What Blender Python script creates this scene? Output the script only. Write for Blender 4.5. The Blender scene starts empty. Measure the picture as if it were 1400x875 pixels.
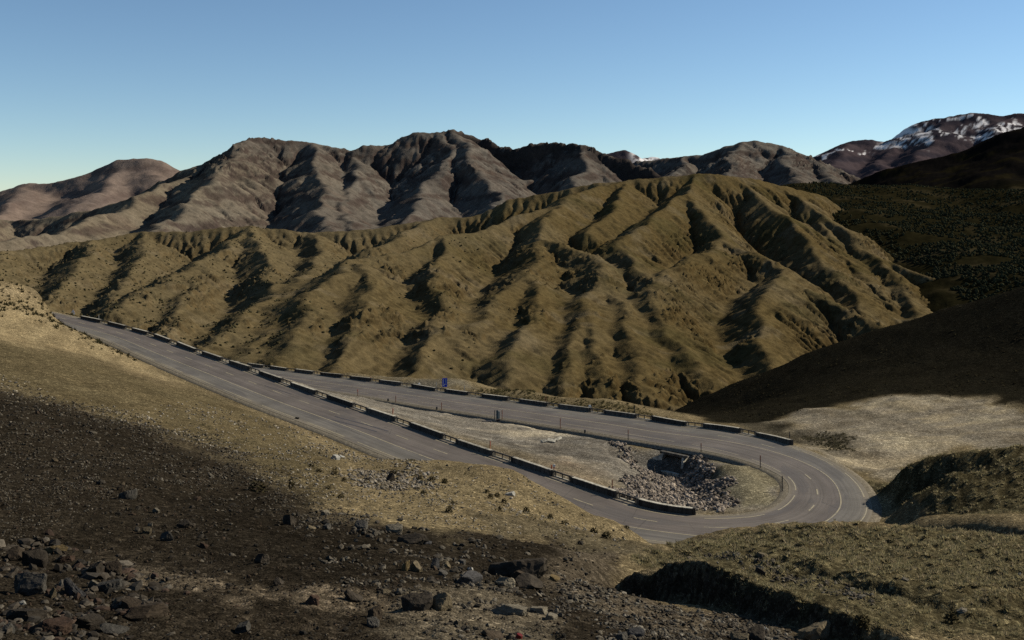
import bpy, bmesh, math, random
import numpy as np
from mathutils import Vector, Matrix, noise as mnoise

SC = bpy.context.scene
COL = SC.collection
rng = np.random.default_rng(7)
random.seed(7)
R = math.radians

# ------------------------------------------------------------------ camera, sky, sun, exposure
F, H0 = 1374.0, 280.0          # focal length and horizon row of the 1400 x 875 photograph, in its pixels
cam = bpy.data.cameras.new('camera')
cam.sensor_width = 36.0
cam.lens = 36.0 * F / 1400.0
cam.shift_y = -(437.5 - H0) / 1400.0
cam.clip_start = 0.3
cam.clip_end = 60000
camo = bpy.data.objects.new('camera', cam)
camo.rotation_euler = (R(90), 0, 0)
COL.objects.link(camo)
SC.camera = camo

SUN_AZ, SUN_EL = R(68), R(30.5)      # azimuth clockwise from the view direction (+Y): sun to the right and a little ahead
world = bpy.data.worlds.new('World')
SC.world = world
world.use_nodes = True
wn = world.node_tree.nodes
wn.clear()
sky = wn.new('ShaderNodeTexSky')
sky.sky_type = 'NISHITA'
sky.sun_disc = False
sky.sun_elevation = SUN_EL
sky.sun_rotation = SUN_AZ
sky.altitude = 2000
sky.air_density = 1.0
sky.dust_density = 0.0
sky.ozone_density = 3.2
bg = wn.new('ShaderNodeBackground')
bg.inputs['Strength'].default_value = 0.070
wo = wn.new('ShaderNodeOutputWorld')
skt = wn.new('ShaderNodeMix'); skt.data_type = 'RGBA'; skt.blend_type = 'MULTIPLY'; skt.inputs[0].default_value = 1.0
skt.inputs[7].default_value = (1.0, 1.045, 1.0, 1)          # the photograph's slightly greener blue, the same all over the sky
world.node_tree.links.new(sky.outputs[0], skt.inputs[6]); world.node_tree.links.new(skt.outputs[2], bg.inputs[0])
world.node_tree.links.new(bg.outputs[0], wo.inputs[0])

sun = bpy.data.lights.new('sun', 'SUN')
sun.energy = 5.0
sun.angle = R(0.5)
sun.color = (1.0, 0.91, 0.76)
suno = bpy.data.objects.new('sun', sun)
sd = Vector((math.sin(SUN_AZ) * math.cos(SUN_EL), math.cos(SUN_AZ) * math.cos(SUN_EL), math.sin(SUN_EL)))
suno.rotation_euler = sd.to_track_quat('Z', 'Y').to_euler()
suno.location = (60, 40, 120)
COL.objects.link(suno)

SC.view_settings.view_transform = 'Standard'
SC.view_settings.look = 'None'
SC.view_settings.exposure = 0.64
SC.view_settings.gamma = 1.0
SC.cycles.max_bounces = 5
SC.cycles.volume_bounces = 0
SC.cycles.use_denoising = False

# ------------------------------------------------------------------ helpers
def tag(o, label=None, cat=None, group=None, kind=None):
    if label: o['label'] = label
    if cat: o['category'] = cat
    if group: o['group'] = group
    if kind: o['kind'] = kind
    return o

def empty(name, loc, rz=0.0):
    o = bpy.data.objects.new(name, None)
    o.empty_display_size = 0.2
    o.location = loc
    o.rotation_euler = (0, 0, rz)
    COL.objects.link(o)
    return o

def mesh_obj(name, verts, faces, mat=None, parent=None, smooth=False, uv=None):
    me = bpy.data.meshes.new(name)
    me.from_pydata([tuple(map(float, v)) for v in verts], [], [tuple(map(int, f)) for f in faces])
    if smooth:
        me.polygons.foreach_set('use_smooth', np.ones(len(me.polygons), bool))
    if mat: me.materials.append(mat)
    me.update()
    o = bpy.data.objects.new(name, me)
    COL.objects.link(o)
    if parent: o.parent = parent
    return o

def np_mesh(name, V, T, mat=None, parent=None, smooth=True, cols=None, uv=None, quads=False):
    """big mesh straight from arrays: V (n,3), T (m,3) or (m,4)"""
    me = bpy.data.meshes.new(name)
    k = T.shape[1]
    me.vertices.add(len(V)); me.vertices.foreach_set('co', np.ascontiguousarray(V, np.float32).ravel())
    me.loops.add(T.size); me.loops.foreach_set('vertex_index', np.ascontiguousarray(T, np.int32).ravel())
    me.polygons.add(len(T))
    me.polygons.foreach_set('loop_start', np.arange(0, T.size, k, dtype=np.int32))
    me.polygons.foreach_set('use_smooth', np.full(len(T), smooth))
    me.update(calc_edges=True)
    if cols is not None:
        for nm, c in cols.items():
            if c.ndim == 1:
                a = me.attributes.new(nm, 'FLOAT', 'POINT'); a.data.foreach_set('value', np.ascontiguousarray(c, np.float32))
            else:
                a = me.attributes.new(nm, 'FLOAT_COLOR', 'POINT')
                cc = np.ones((len(V), 4), np.float32); cc[:, :3] = c
                a.data.foreach_set('color', cc.ravel())
    if uv is not None:
        l = me.uv_layers.new(name='UVMap')
        l.data.foreach_set('uv', np.ascontiguousarray(uv[T.ravel()], np.float32).ravel())
    me.validate()
    if mat: me.materials.append(mat)
    o = bpy.data.objects.new(name, me)
    COL.objects.link(o)
    if parent: o.parent = parent
    return o

def grid_faces(nr, nc):
    i = np.arange(nr * nc).reshape(nr, nc)
    return np.stack([i[:-1, :-1], i[:-1, 1:], i[1:, 1:], i[1:, :-1]], -1).reshape(-1, 4)

def smooth01(a, b, x):
    t = np.clip((x - a) / (b - a), 0, 1)
    return t * t * (3 - 2 * t)

# value / gradient noise in numpy
_perm = np.random.default_rng(3).permutation(512)
_perm = np.concatenate([_perm, _perm, _perm])
_ga = np.random.default_rng(4).uniform(0, 2 * np.pi, 512)
_gx, _gy = np.cos(_ga), np.sin(_ga)
def perlin(x, y, seed=0):
    x = x + seed * 37.7; y = y + seed * 91.3
    xi = np.floor(x).astype(np.int64); yi = np.floor(y).astype(np.int64)
    xf = x - xi; yf = y - yi
    u = xf ** 3 * (xf * (xf * 6 - 15) + 10); v = yf ** 3 * (yf * (yf * 6 - 15) + 10)
    xi &= 511; yi &= 511
    def g(a, b, dx, dy):
        k = _perm[_perm[a & 511] + (b & 511)] & 511
        return _gx[k] * dx + _gy[k] * dy
    n00 = g(xi, yi, xf, yf); n10 = g(xi + 1, yi, xf - 1, yf)
    n01 = g(xi, yi + 1, xf, yf - 1); n11 = g(xi + 1, yi + 1, xf - 1, yf - 1)
    return ((n00 * (1 - u) + n10 * u) * (1 - v) + (n01 * (1 - u) + n11 * u) * v) * 1.5
def fbm(x, y, oct=5, lac=2.03, gain=0.5, seed=0):
    s = 0; a = 1.0
    for k in range(oct):
        s = s + a * perlin(x, y, seed + k); x = x * lac; y = y * lac; a *= gain
    return s
def ridged(x, y, oct=5, lac=2.07, gain=0.5, seed=0):
    s = 0; a = 1.0
    for k in range(oct):
        s = s + a * (1 - 2 * np.abs(perlin(x, y, seed + k))); x = x * lac; y = y * lac; a *= gain
    return s

def px(u, v, Y):
    """3-D point at distance Y that the photograph shows at pixel (u, v)"""
    return ((u - 700.0) / F * Y, Y, (H0 - v) / F * Y)

def inside(poly, x, y):
    poly = np.asarray(poly, float)
    c = np.zeros(x.shape, bool)
    j = len(poly) - 1
    for i in range(len(poly)):
        xi, yi = poly[i]; xj, yj = poly[j]
        if yi != yj:
            c ^= ((yi > y) != (yj > y)) & (x < (xj - xi) * (y - yi) / (yj - yi) + xi)
        j = i
    return c

def seg_dist(pl, x, y):
    """distance to a polyline and the arc parameter (vertex index + fraction) of the nearest point"""
    best = np.full(x.shape, 1e9); par = np.zeros(x.shape)
    for i in range(len(pl) - 1):
        ax, ay = pl[i][:2]; bx, by = pl[i + 1][:2]
        dx, dy = bx - ax, by - ay
        L = dx * dx + dy * dy + 1e-9
        t = np.clip(((x - ax) * dx + (y - ay) * dy) / L, 0, 1)
        d = np.hypot(x - ax - t * dx, y - ay - t * dy)
        m = d < best
        best = np.where(m, d, best); par = np.where(m, i + t, par)
    return best, par

def bilinear(G, x0, y0, res, x, y):
    """G[iy, ix] on a regular grid, Catmull-Rom free simple bilinear"""
    fx = np.clip((x - x0) / res, 0, G.shape[1] - 1.001); fy = np.clip((y - y0) / res, 0, G.shape[0] - 1.001)
    ix = fx.astype(int); iy = fy.astype(int); tx = fx - ix; ty = fy - iy
    return (G[iy, ix] * (1 - tx) + G[iy, ix + 1] * tx) * (1 - ty) + (G[iy + 1, ix] * (1 - tx) + G[iy + 1, ix + 1] * tx) * ty

def bicubic(G, x0, y0, res, x, y):
    fx = np.clip((x - x0) / res, 1, G.shape[1] - 3.001); fy = np.clip((y - y0) / res, 1, G.shape[0] - 3.001)
    ix = fx.astype(int); iy = fy.astype(int); tx = fx - ix; ty = fy - iy
    def w(t): return ((-.5 * t + 1) * t - .5) * t, (1.5 * t - 2.5) * t * t + 1, ((-1.5 * t + 2) * t + .5) * t, (.5 * t - .5) * t * t
    wx = w(tx); wy = w(ty); s = 0
    for j in range(4):
        r = 0
        for i in range(4): r = r + wx[i] * G[iy + j - 1, ix + i - 1]
        s = s + wy[j] * r
    return s

def blur(G, n=1):
    for _ in range(n):
        P = np.pad(G, 1, mode='edge')
        G = (P[1:-1, 1:-1] * 4 + P[:-2, 1:-1] * 2 + P[2:, 1:-1] * 2 + P[1:-1, :-2] * 2 + P[1:-1, 2:] * 2
             + P[:-2, :-2] + P[2:, 2:] + P[:-2, 2:] + P[2:, :-2]) / 16
    return G

def erode(h, res, K=0.06, m=0.45, iters=6, diff=0.10, jitter=0.3, seed=1):
    """implicit stream-power erosion with steepest descent drainage, then hillslope diffusion"""
    ny, nx = h.shape; n = nx * ny
    r = np.random.default_rng(seed)
    offs = [(-1, 0, 1.), (1, 0, 1.), (0, -1, 1.), (0, 1, 1.), (-1, -1, 1.414), (-1, 1, 1.414), (1, -1, 1.414), (1, 1, 1.414)]
    idx = np.arange(n).reshape(ny, nx)
    area0 = None
    for it in range(iters):
        hj = h + r.normal(0, jitter, h.shape)
        P = np.pad(hj, 1, mode='constant', constant_values=1e9)
        best = np.zeros(h.shape); rec = idx.copy(); dist = np.ones(h.shape)
        for dy, dx, L in offs:
            s = (hj - P[1 + dy:1 + dy + ny, 1 + dx:1 + dx + nx]) / L
            mk = s > best
            best = np.where(mk, s, best); rec = np.where(mk, idx + dy * nx + dx, rec); dist = np.where(mk, L, dist)
        recf = rec.ravel().tolist()
        order = np.argsort(-hj.ravel(), kind='stable').tolist()
        A = [1.0] * n
        for i in order:
            k = recf[i]
            if k != i: A[k] += A[i]
        An = np.array(A) * res * res
        Fk = (K * An ** m / (dist.ravel() * res)).tolist()
        hl = h.ravel().tolist()
        for i in reversed(order):
            k = recf[i]
            if k != i and hl[k] < hl[i]:
                f = Fk[i]; hl[i] = (hl[i] + f * hl[k]) / (1 + f)
        h = np.array(hl).reshape(ny, nx)
        B = blur(h); h = h + (B - h) * diff
    return h, np.array(An).reshape(ny, nx)

# ------------------------------------------------------------------ materials
class NT:
    def __init__(self, name):
        self.m = bpy.data.materials.new(name); self.m.use_nodes = True
        self.t = self.m.node_tree; self.t.nodes.clear()
        self.out = self.t.nodes.new('ShaderNodeOutputMaterial')
        self.b = self.t.nodes.new('ShaderNodeBsdfPrincipled')
        self.b.inputs['Specular IOR Level'].default_value = 0.25
        self.t.links.new(self.b.outputs[0], self.out.inputs[0])
    def n(self, typ, **kw):
        nd = self.t.nodes.new(typ)
        for k, v in kw.items():
            if k == 'ins':
                for a, b in v.items():
                    if hasattr(b, 'is_linked') or isinstance(b, bpy.types.NodeSocket): self.t.links.new(b, nd.inputs[a])
                    else: nd.inputs[a].default_value = b
            else: setattr(nd, k, v)
        return nd
    def pos(self): return self.n('ShaderNodeNewGeometry').outputs['Position']
    def obj(self): return self.n('ShaderNodeTexCoord').outputs['Object']
    def mapping(self, vec, scale=(1, 1, 1), rot=(0, 0, 0)):
        return self.n('ShaderNodeMapping', ins={'Vector': vec, 'Scale': scale, 'Rotation': rot}).outputs[0]
    def noise(self, vec, scale, detail=4, rough=0.55, dist=0.0):
        return self.n('ShaderNodeTexNoise', ins={'Vector': vec, 'Scale': scale, 'Detail': detail, 'Roughness': rough, 'Distortion': dist}).outputs['Fac']
    def voro(self, vec, scale, feature='F1', out='Distance', rand=1.0):
        return self.n('ShaderNodeTexVoronoi', feature=feature, ins={'Vector': vec, 'Scale': scale, 'Randomness': rand}).outputs[out]
    def ramp(self, fac, stops):
        r = self.n('ShaderNodeValToRGB', ins={'Fac': fac})
        e = r.color_ramp.elements
        while len(e) < len(stops): e.new(0.5)
        for k, (p, c) in enumerate(stops):
            e[k].position = p; e[k].color = (c, c, c, 1) if not hasattr(c, '__len__') else (*c, 1)
        return r.outputs[0]
    def mix(self, fac, a, b, mode='MIX'):
        r = self.n('ShaderNodeMix', data_type='RGBA', blend_type=mode)
        for k, v in ((0, fac), (6, a), (7, b)):
            if isinstance(v, bpy.types.NodeSocket): self.t.links.new(v, r.inputs[k])
            elif k == 0: r.inputs[0].default_value = v
            else: r.inputs[k].default_value = (v, v, v, 1) if not hasattr(v, '__len__') else (*v[:3], 1)
        return r.outputs[2]
    def math(self, op, a, b=0.0):
        r = self.n('ShaderNodeMath', operation=op)
        for k, v in enumerate((a, b)):
            if isinstance(v, bpy.types.NodeSocket): self.t.links.new(v, r.inputs[k])
            else: r.inputs[k].default_value = v
        return r.outputs[0]
    def attr(self, name, out='Color'): return self.n('ShaderNodeAttribute', attribute_name=name).outputs[out]
    def bump(self, height, strength=0.5, dist=0.1, normal=None):
        b = self.n('ShaderNodeBump', ins={'Height': height, 'Strength': strength, 'Distance': dist})
        if normal is not None: self.t.links.new(normal, b.inputs['Normal'])
        return b.outputs[0]
    def done(self, color, rough=0.9, normal=None, spec=None):
        for k, v in (('Base Color', color), ('Roughness', rough)):
            if isinstance(v, bpy.types.NodeSocket): self.t.links.new(v, self.b.inputs[k])
            else: self.b.inputs[k].default_value = v if not hasattr(v, '__len__') else (*v[:3], 1)
        if normal is not None: self.t.links.new(normal, self.b.inputs['Normal'])
        if spec is not None: self.b.inputs['Specular IOR Level'].default_value = spec
        return self.m

# ------------------------------------------------------------------ the road, from its inner (hairpin side) and outer edges
_near_in = [(-150, 279, -26.2), (-128, 266, -27.3), (-107.6, 250.5, -28.3), (-85.1, 231.1, -29.6), (-67.3, 211.5, -30.8), (-50.6, 193.1, -31.9), (-34.6, 175.0, -33.0),
            (-18.9, 158.1, -34.0), (-8.1, 146.1, -34.8), (5.1, 132.0, -35.6), (12.6, 123.9, -36.1), (16.9, 120.2, -36.4)]
_near_w = [9.5, 9.5, 9.5, 10.3, 11.0, 11.7, 11.8, 11.8, 11.8, 11.8, 11.9, 11.9]
_a = np.array(_near_in); _d = np.gradient(_a[:, :2], axis=0); _d /= np.linalg.norm(_d, axis=1)[:, None]
_near_out = [(p[0] + d[1] * w, p[1] - d[0] * w, p[2]) for p, d, w in zip(_a, _d, _near_w)]   # right of the direction of travel = camera side
PAIRS = list(zip(_near_in, _near_out)) + [
    ((21.5, 118.5, -36.6), (20.5, 106.8, -36.6)), ((25.0, 118.7, -36.75), (27.0, 107.4, -36.7)), ((28.6, 120.0, -36.9), (33.2, 109.6, -36.8)),
    ((32.0, 123.2, -37.1), (38.7, 113.7, -37.0)), ((34.9, 128.2, -37.35), (43.3, 120.9, -37.2)), ((36.8, 133.5, -37.6), (46.2, 130.5, -37.5)),
    ((37.5, 138.0, -37.75), (47.5, 139.0, -37.75)), ((37.2, 142.2, -37.9), (47.4, 147.0, -37.95)), ((35.9, 147.4, -38.1), (45.9, 155.5, -38.2)),
    ((33.4, 153.0, -38.35), (43.2, 163.2, -38.45)), ((29.9, 158.0, -38.6), (39.6, 169.4, -38.7)), ((25.3, 163.0, -38.9), (35.6, 174.0, -38.9)),
    ((19.3, 169.3, -39.3), (30.0, 179.2, -39.3)), ((12.3, 176.7, -39.7), (22.9, 186.6, -39.6)), ((-2.9, 191.7, -40.5), (7.2, 201.8, -40.5)),
    ((-15.9, 204.5, -41.3), (-6.0, 214.9, -41.2)), ((-25.6, 214.4, -41.8), (-16, 224.8, -41.8)), ((-42.1, 231.3, -42.8), (-32, 241.2, -42.7)),
    ((-60, 249, -43.9), (-50, 258.5, -43.7)), ((-100, 288, -46.2), (-90, 297.5, -46.2))]
PA = np.array([np.r_[a, b] for a, b in PAIRS])

def catmull(P, step):
    out = []
    Pp = np.vstack([2 * P[0] - P[1], P, 2 * P[-1] - P[-2]])
    for i in range(1, len(Pp) - 2):
        p0, p1, p2, p3 = Pp[i - 1:i + 3]
        n = max(2, int(round(np.linalg.norm((p2 - p1)[[0, 1]] + (p2 - p1)[[3, 4]]) / 2 / step)))
        t = np.linspace(0, 1, n, endpoint=False)[:, None]
        out.append(.5 * (2 * p1 + (p2 - p0) * t + (2 * p0 - 5 * p1 + 4 * p2 - p3) * t * t + (3 * p1 - p0 - 3 * p2 + p3) * t ** 3))
    out.append(P[-1:])
    return np.vstack(out)
RD = catmull(PA, 1.0)                       # dense cross sections, about one a metre
RI, RO = RD[:, :3], RD[:, 3:]
RMID = (RI + RO) / 2
RS = np.r_[0, np.cumsum(np.linalg.norm(np.diff(RMID[:, :2], axis=0), axis=1))]
def proj_u(P): return 700 + F * P[..., 0] / P[..., 1]
N_APEX = int(np.argmin(np.hypot(RI[:, 0] - 36.8, RI[:, 1] - 133.5)))

def road_pt(k, t):
    """point on the road at (float) section index k and fraction t from inner to outer edge"""
    k = np.asarray(k, float); i = np.clip(np.floor(k).astype(int), 0, len(RD) - 2); f = (k - i)[..., None]
    a = RI[i] * (1 - f) + RI[i + 1] * f; b = RO[i] * (1 - f) + RO[i + 1] * f
    t = np.asarray(t, float)[..., None]
    return a * (1 - t) + b * t

# ------------------------------------------------------------------ near terrain: control points (pixel of the photograph, distance) -> heightfield
CP = [
    # hillside in front of the camera, left
    (0, 875, 22), (200, 875, 23), (450, 875, 25), (700, 875, 26), (850, 875, 29),
    (0, 760, 36), (200, 760, 38), (350, 780, 36), (500, 800, 34), (700, 800, 41), (800, 815, 41),
    (0, 650, 62), (200, 660, 65), (300, 680, 65), (500, 720, 55), (600, 745, 52), (700, 740, 58),
    (0, 550, 100), (0, 470, 150), (0, 420, 200), (0, 387, 232), (200, 590, 95), (200, 530, 140), (100, 500, 150), (100, 450, 205), (50, 400, 232),
    (300, 600, 110), (400, 640, 92), (400, 600, 130), (500, 680, 75), (500, 640, 105), (600, 700, 72), (600, 660, 98),
    (700, 700, 78), (700, 670, 99), (712, 654, 111), (660, 643, 120), (764, 678, 104.5), (807, 703, 99), (850, 719, 96.5), (885, 743, 99),
    (780, 720, 80), (850, 742, 80), (780, 760, 60), (850, 765, 64), (820, 785, 56),
    # front grassy mound
    (1000, 724, 93), (960, 732, 94), (930, 742, 95), (906, 753, 97), (900, 757, 88), (890, 754, 92), (876, 744, 94), (915, 757, 86), (940, 752, 86), (1050, 721, 92), (1100, 720, 91), (1180, 720, 88), (1240, 722, 86), (1300, 726, 84), (1400, 737, 79), (1000, 740, 80), (1100, 736, 80), (1180, 736, 78), (1300, 742, 74),
    (920, 768, 66), (1000, 760, 68), (1000, 785, 58.5), (1100, 760, 68), (1100, 795, 57), (1200, 760, 67), (1200, 790, 58), (1200, 822, 51),
    (1300, 760, 66), (1300, 800, 56), (1400, 770, 62), (1400, 820, 50), (1300, 855, 45), (1400, 875, 40), (1250, 835, 48.5),
    # rubble below the ditch
    (850, 812, 55.3), (940, 829, 51.0), (1010, 840, 47.8), (1080, 862, 43.6),
    (880, 850, 39), (950, 865, 36), (1020, 878, 36), (1080, 890, 37), (1150, 900, 38), (1300, 920, 36),
    # upper mound right of the bend
    (1213, 692, 123.5), (1243, 691, 120.5), (1286, 669, 119.8), (1329, 651, 120), (1357, 634, 120.3), (1390, 622, 120),
    (1205, 708, 117), (1260, 700, 113), (1300, 694, 111), (1350, 672, 112), (1400, 660, 113), (1400, 690, 106), (1330, 703, 107),
    (1300, 712, 104), (1400, 706, 101), (1340, 724, 96), (1400, 730, 92), (1260, 716, 104),
    # gravel plateau beyond it
    (1140, 622, 158), (1120, 605, 168), (1100, 590, 178), (1070, 578, 186), (1100, 560, 199), (1200, 548, 207), (1300, 547, 207), (1400, 556, 201),
    (1200, 600, 171), (1200, 640, 152), (1300, 580, 186), (1300, 604, 170), (1400, 590, 178), (1250, 565, 196), (1480, 560, 198), (1480, 600, 172),
    # dark slope behind the plateau
    (960, 568, 206), (1000, 578, 194), (1050, 572, 203), (1050, 550, 240), (1000, 525, 300), (940, 553, 315), (1100, 540, 240), (1100, 484, 300), (1200, 520, 240),
    (1200, 450, 300), (1300, 510, 240), (1300, 420, 290), (1400, 530, 220), (1400, 470, 250), (1400, 392, 280),
    # shoulder and berm beyond the far barrier
    (560, 516, 247), (600, 517, 242), (628, 518, 239), (670, 537, 222), (715, 534, 221), (765, 545, 208), (832, 546, 207), (862, 555, 200), (926, 574, 187),
    (480, 510, 258), (420, 506, 262),
]
CPX = [px(*c) for c in CP]
CPX += [  # outside the frame, behind crests, valley floor (plain x, y, z)
    (0, 0, -1.9), (-12, 2, -2.2), (12, 2, -2.2), (0, 8, -4.6), (-9, 9, -4.6), (9, 9, -4.9), (-40, 0, -2), (40, 0, -4), (-90, 0, -3), (90, 0, -6), (0, 15, -7.6), (-12, 15, -7.2), (14, 15, -8.4),
    (-40, 30, -9), (-70, 60, -12), (-100, 100, -13), (-130, 140, -12), (-160, 190, -8), (-190, 250, -2), (-150, 225, -10), (-170, 300, -15), (-140, 262, -22),
    (45, 35, -14), (70, 60, -18), (100, 90, -22), (95, 120, -27), (120, 150, -33), (150, 120, -22), (180, 80, -14), (200, 160, -14), (200, 20, -6),
    (170, 200, -26), (200, 235, -4), (240, 260, 14), (265, 300, 10), (200, 300, -12), (235, 190, 6), (260, 120, 6), (260, 220, 24),  # unseen ridge to the right, raised to shade the dark slope
    (165, 330, -46), (200, 380, -66), (120, 380, -72), (150, 430, -95), (260, 420, -70), (200, 430, -90), (230, 340, -30),
    # behind silhouettes
    (3, 114, -35.2), (8, 111, -35.6), (12, 109, -35.8), (16, 103.6, -36.6), (23, 101.5, -36.6), (30, 102.5, -36.2), (37, 107, -36.6), (42, 110, -37.0),
    (52, 146, -38.5), (58, 148, -38.7), (64, 146, -38.6), (72, 142, -38.4), (80, 140, -38.2), (51, 128, -37.6), (49.5, 121, -37.3),
    (49.5, 130, -37.5), (52, 134, -37.9), (41, 94, -33.0), (36, 99, -34.6), (47, 87, -30.4), (33, 95, -33.6),
    # valley
    (60, 330, -72), (30, 300, -70), (0, 300, -70), (-40, 320, -74), (-80, 345, -76), (-120, 360, -74), (60, 270, -55), (40, 240, -52), (20, 235, -50), (-10, 262, -50), (-45, 285, -54),
    (-60, 292, -53), (-100, 322, -58), (-150, 330, -46), (0, 380, -90), (80, 400, -82), (-80, 420, -90), (-180, 420, -80), (100, 430, -80),
    # ground below the near leg on the left, between the legs
    (-95, 256, -35), (-75, 240, -37.5), (-62, 225, -38),
    # island: slope between the legs, culvert basin, dirt hump
    (-40, 200, -36.5), (-25, 186, -37.3), (-12, 172, -37.6), (0, 158, -37.4), (6, 166, -38.6), (-5, 180, -39.3), (-22, 198, -40.0), (-35, 211, -40.2), (7, 147, -36.9), (12, 140, -36.9), (16, 150, -38.2), (13, 160, -38.8),
    (24.4, 156.6, -41.7), (22.4, 154.5, -41.5), (25.6, 153.2, -41.6), (20.6, 156.2, -41.2), (21.5, 150, -40.9), (21.5, 143, -40.2), (21, 136, -39.3), (21.5, 129, -38.2), (21, 122.5, -37.1), (25, 126, -38.1), (26.0, 149, -41.1), (25.5, 135, -39.2), (26.3, 143, -40.2), (26.8, 158.5, -39.6), (21.4, 160.2, -39.4),
    (17.6, 155, -39.6), (17, 143, -38.8), (15.5, 134, -37.8), (15, 127, -36.9),
    (29.5, 150.5, -38.6), (29.3, 144, -37.8), (29.5, 137, -37.4), (29.5, 131, -37.3), (33, 141, -37.4), (32, 148, -38.0), (33.5, 135, -37.4), (31, 127, -37.5), (27.5, 122.5, -37.2),
]
_e = RD[::7]
for q in (_e[:, :3], _e[:, 3:]):
    for p in q: CPX.append((p[0], p[1], p[2] - 0.12))
CPX = np.array(CPX, float)

def rbf_fit(P, c=1.5):
    xy = P[:, :2]; n = len(P)
    D = np.sqrt(((xy[:, None] - xy[None]) ** 2).sum(-1) + c * c)
    M = np.zeros((n + 3, n + 3)); M[:n, :n] = -D + np.eye(n) * -0.15
    M[:n, n] = 1; M[:n, n + 1:] = xy; M[n, :n] = 1; M[n + 1:, :n] = xy.T
    return np.linalg.solve(M, np.r_[P[:, 2], 0, 0, 0]), xy, c
def rbf_eval(fit, x, y):
    w, xy, c = fit; n = len(xy)
    out = w[n] + w[n + 1] * x + w[n + 2] * y
    for i in range(n): out = out - w[i] * np.sqrt((x - xy[i, 0]) ** 2 + (y - xy[i, 1]) ** 2 + c * c)
    return out
GX0, GY0, GRES = -200.0, -4.0, 1.0
gx, gy = np.meshgrid(np.arange(GX0, 270, GRES), np.arange(GY0, 440, GRES))
ZG = rbf_eval(rbf_fit(CPX), gx, gy)
# the upper mound: a crest that falls steeply to the near left and gently behind
_uc = np.array([px(*c) for c in ((1199, 655, 134), (1215, 644, 131), (1240, 633, 128.5), (1270, 625, 126.5), (1300, 619, 125), (1350, 613, 123.5), (1400, 609, 122.5), (1480, 603, 122), (1650, 592, 122))])
_d, _pr = seg_dist(_uc, gx + 0.6 * fbm(gx / 3, gy / 3, 3, seed=9), gy + 0.6 * fbm(gx / 3, gy / 3, 3, seed=10)); _zc = np.interp(_pr, np.arange(len(_uc)), _uc[:, 2])
_yc = np.interp(gx, _uc[:, 0], _uc[:, 1])
ZG = np.where((gx > 45) & (gy > 105) & (gy < 150), np.maximum(ZG, _zc - np.where(gy < _yc, 0.80, 0.42) * (np.sqrt(_d ** 2 + 0.5) - 0.7)), ZG)
# medium relief, strongest away from the road
ZG += (0.15 + 0.20 * smooth01(110, 200, gy)) * fbm(gx / 14, gy / 14, 4, seed=11)
# the terrain meets the road: shape it to the cross sections
_poly = np.vstack([RI[:, :2], RO[::-1, :2]])
_in = inside(_poly, gx, gy)
_near = np.zeros(gx.shape, bool)
_di = np.full(gx.shape, 99.); _zi = np.zeros(gx.shape); _do = _di.copy(); _zo = _zi.copy()
_cand = (gx > -170) & (gx < 75) & (gy > 85) & (gy < 310)
_cx, _cy = gx[_cand], gy[_cand]
def nearest(line):
    d = np.full(_cx.shape, 1e9); k = np.zeros(_cx.shape, int)
    for i in range(len(line)):
        q = np.hypot(_cx - line[i, 0], _cy - line[i, 1]); m = q < d
        d[m] = q[m]; k[m] = i
    return d, line[k, 2], k
_d1, _z1, _k1 = nearest(RI); _d2, _z2, _k2 = nearest(RO)
_di[_cand], _zi[_cand], _do[_cand], _zo[_cand] = _d1, _z1, _d2, _z2
_t = _di / (_di + _do + 1e-6)
_rz = _zi * (1 - _t) + _zo * _t
_dd = np.minimum(_di, _do); _ez = np.where(_di < _do, _zi, _zo)
_w = smooth01(1.0, 5.0, _dd)
_lip = np.zeros(gx.shape); _lip[_cand] = np.where((_k1 > N_APEX + 22) & (_d1 < _d2), 0.45, 0.0)
ZG = np.where(_in, _rz - 0.30, np.where(_dd < 5, (_ez - 0.16 - _lip - 0.05 * _dd) * (1 - _w) + ZG * _w, ZG))
def zt(x, y): return bilinear(ZG, GX0, GY0, GRES, np.asarray(x, float), np.asarray(y, float))
DITCHES = [([(836, 806, 56.6), (850, 812, 55.5), (890, 824, 53), (940, 829, 51), (1010, 841, 47.8), (1080, 862, 43.6), (1170, 888, 40), (1330, 930, 36)], [0.0, 1.5, 2.3, 2.2, 1.6, 1.3, 1.0, 0.0], 22.0),
           ([(950, 772, 61), (1010, 794, 56.5), (1080, 813, 52.5), (1149, 833, 48.8), (1226, 854, 45.3), (1310, 870, 42.5), (1400, 880, 41)], [0.0, 0.2, 0.35, 0.45, 0.45, 0.3, 0.0], 9.0),
           ([(1190, 712, 105), (1240, 718, 101), (1300, 728, 96), (1360, 735, 92), (1430, 742, 88), (1600, 760, 82)], [0.0, 0.6, 0.9, 1.0, 0.9, 0.0], 14.0)]
DITCHES = [(np.array([px(*c)[:2] for c in p]), np.array(dp), wd) for p, dp, wd in DITCHES]
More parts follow.
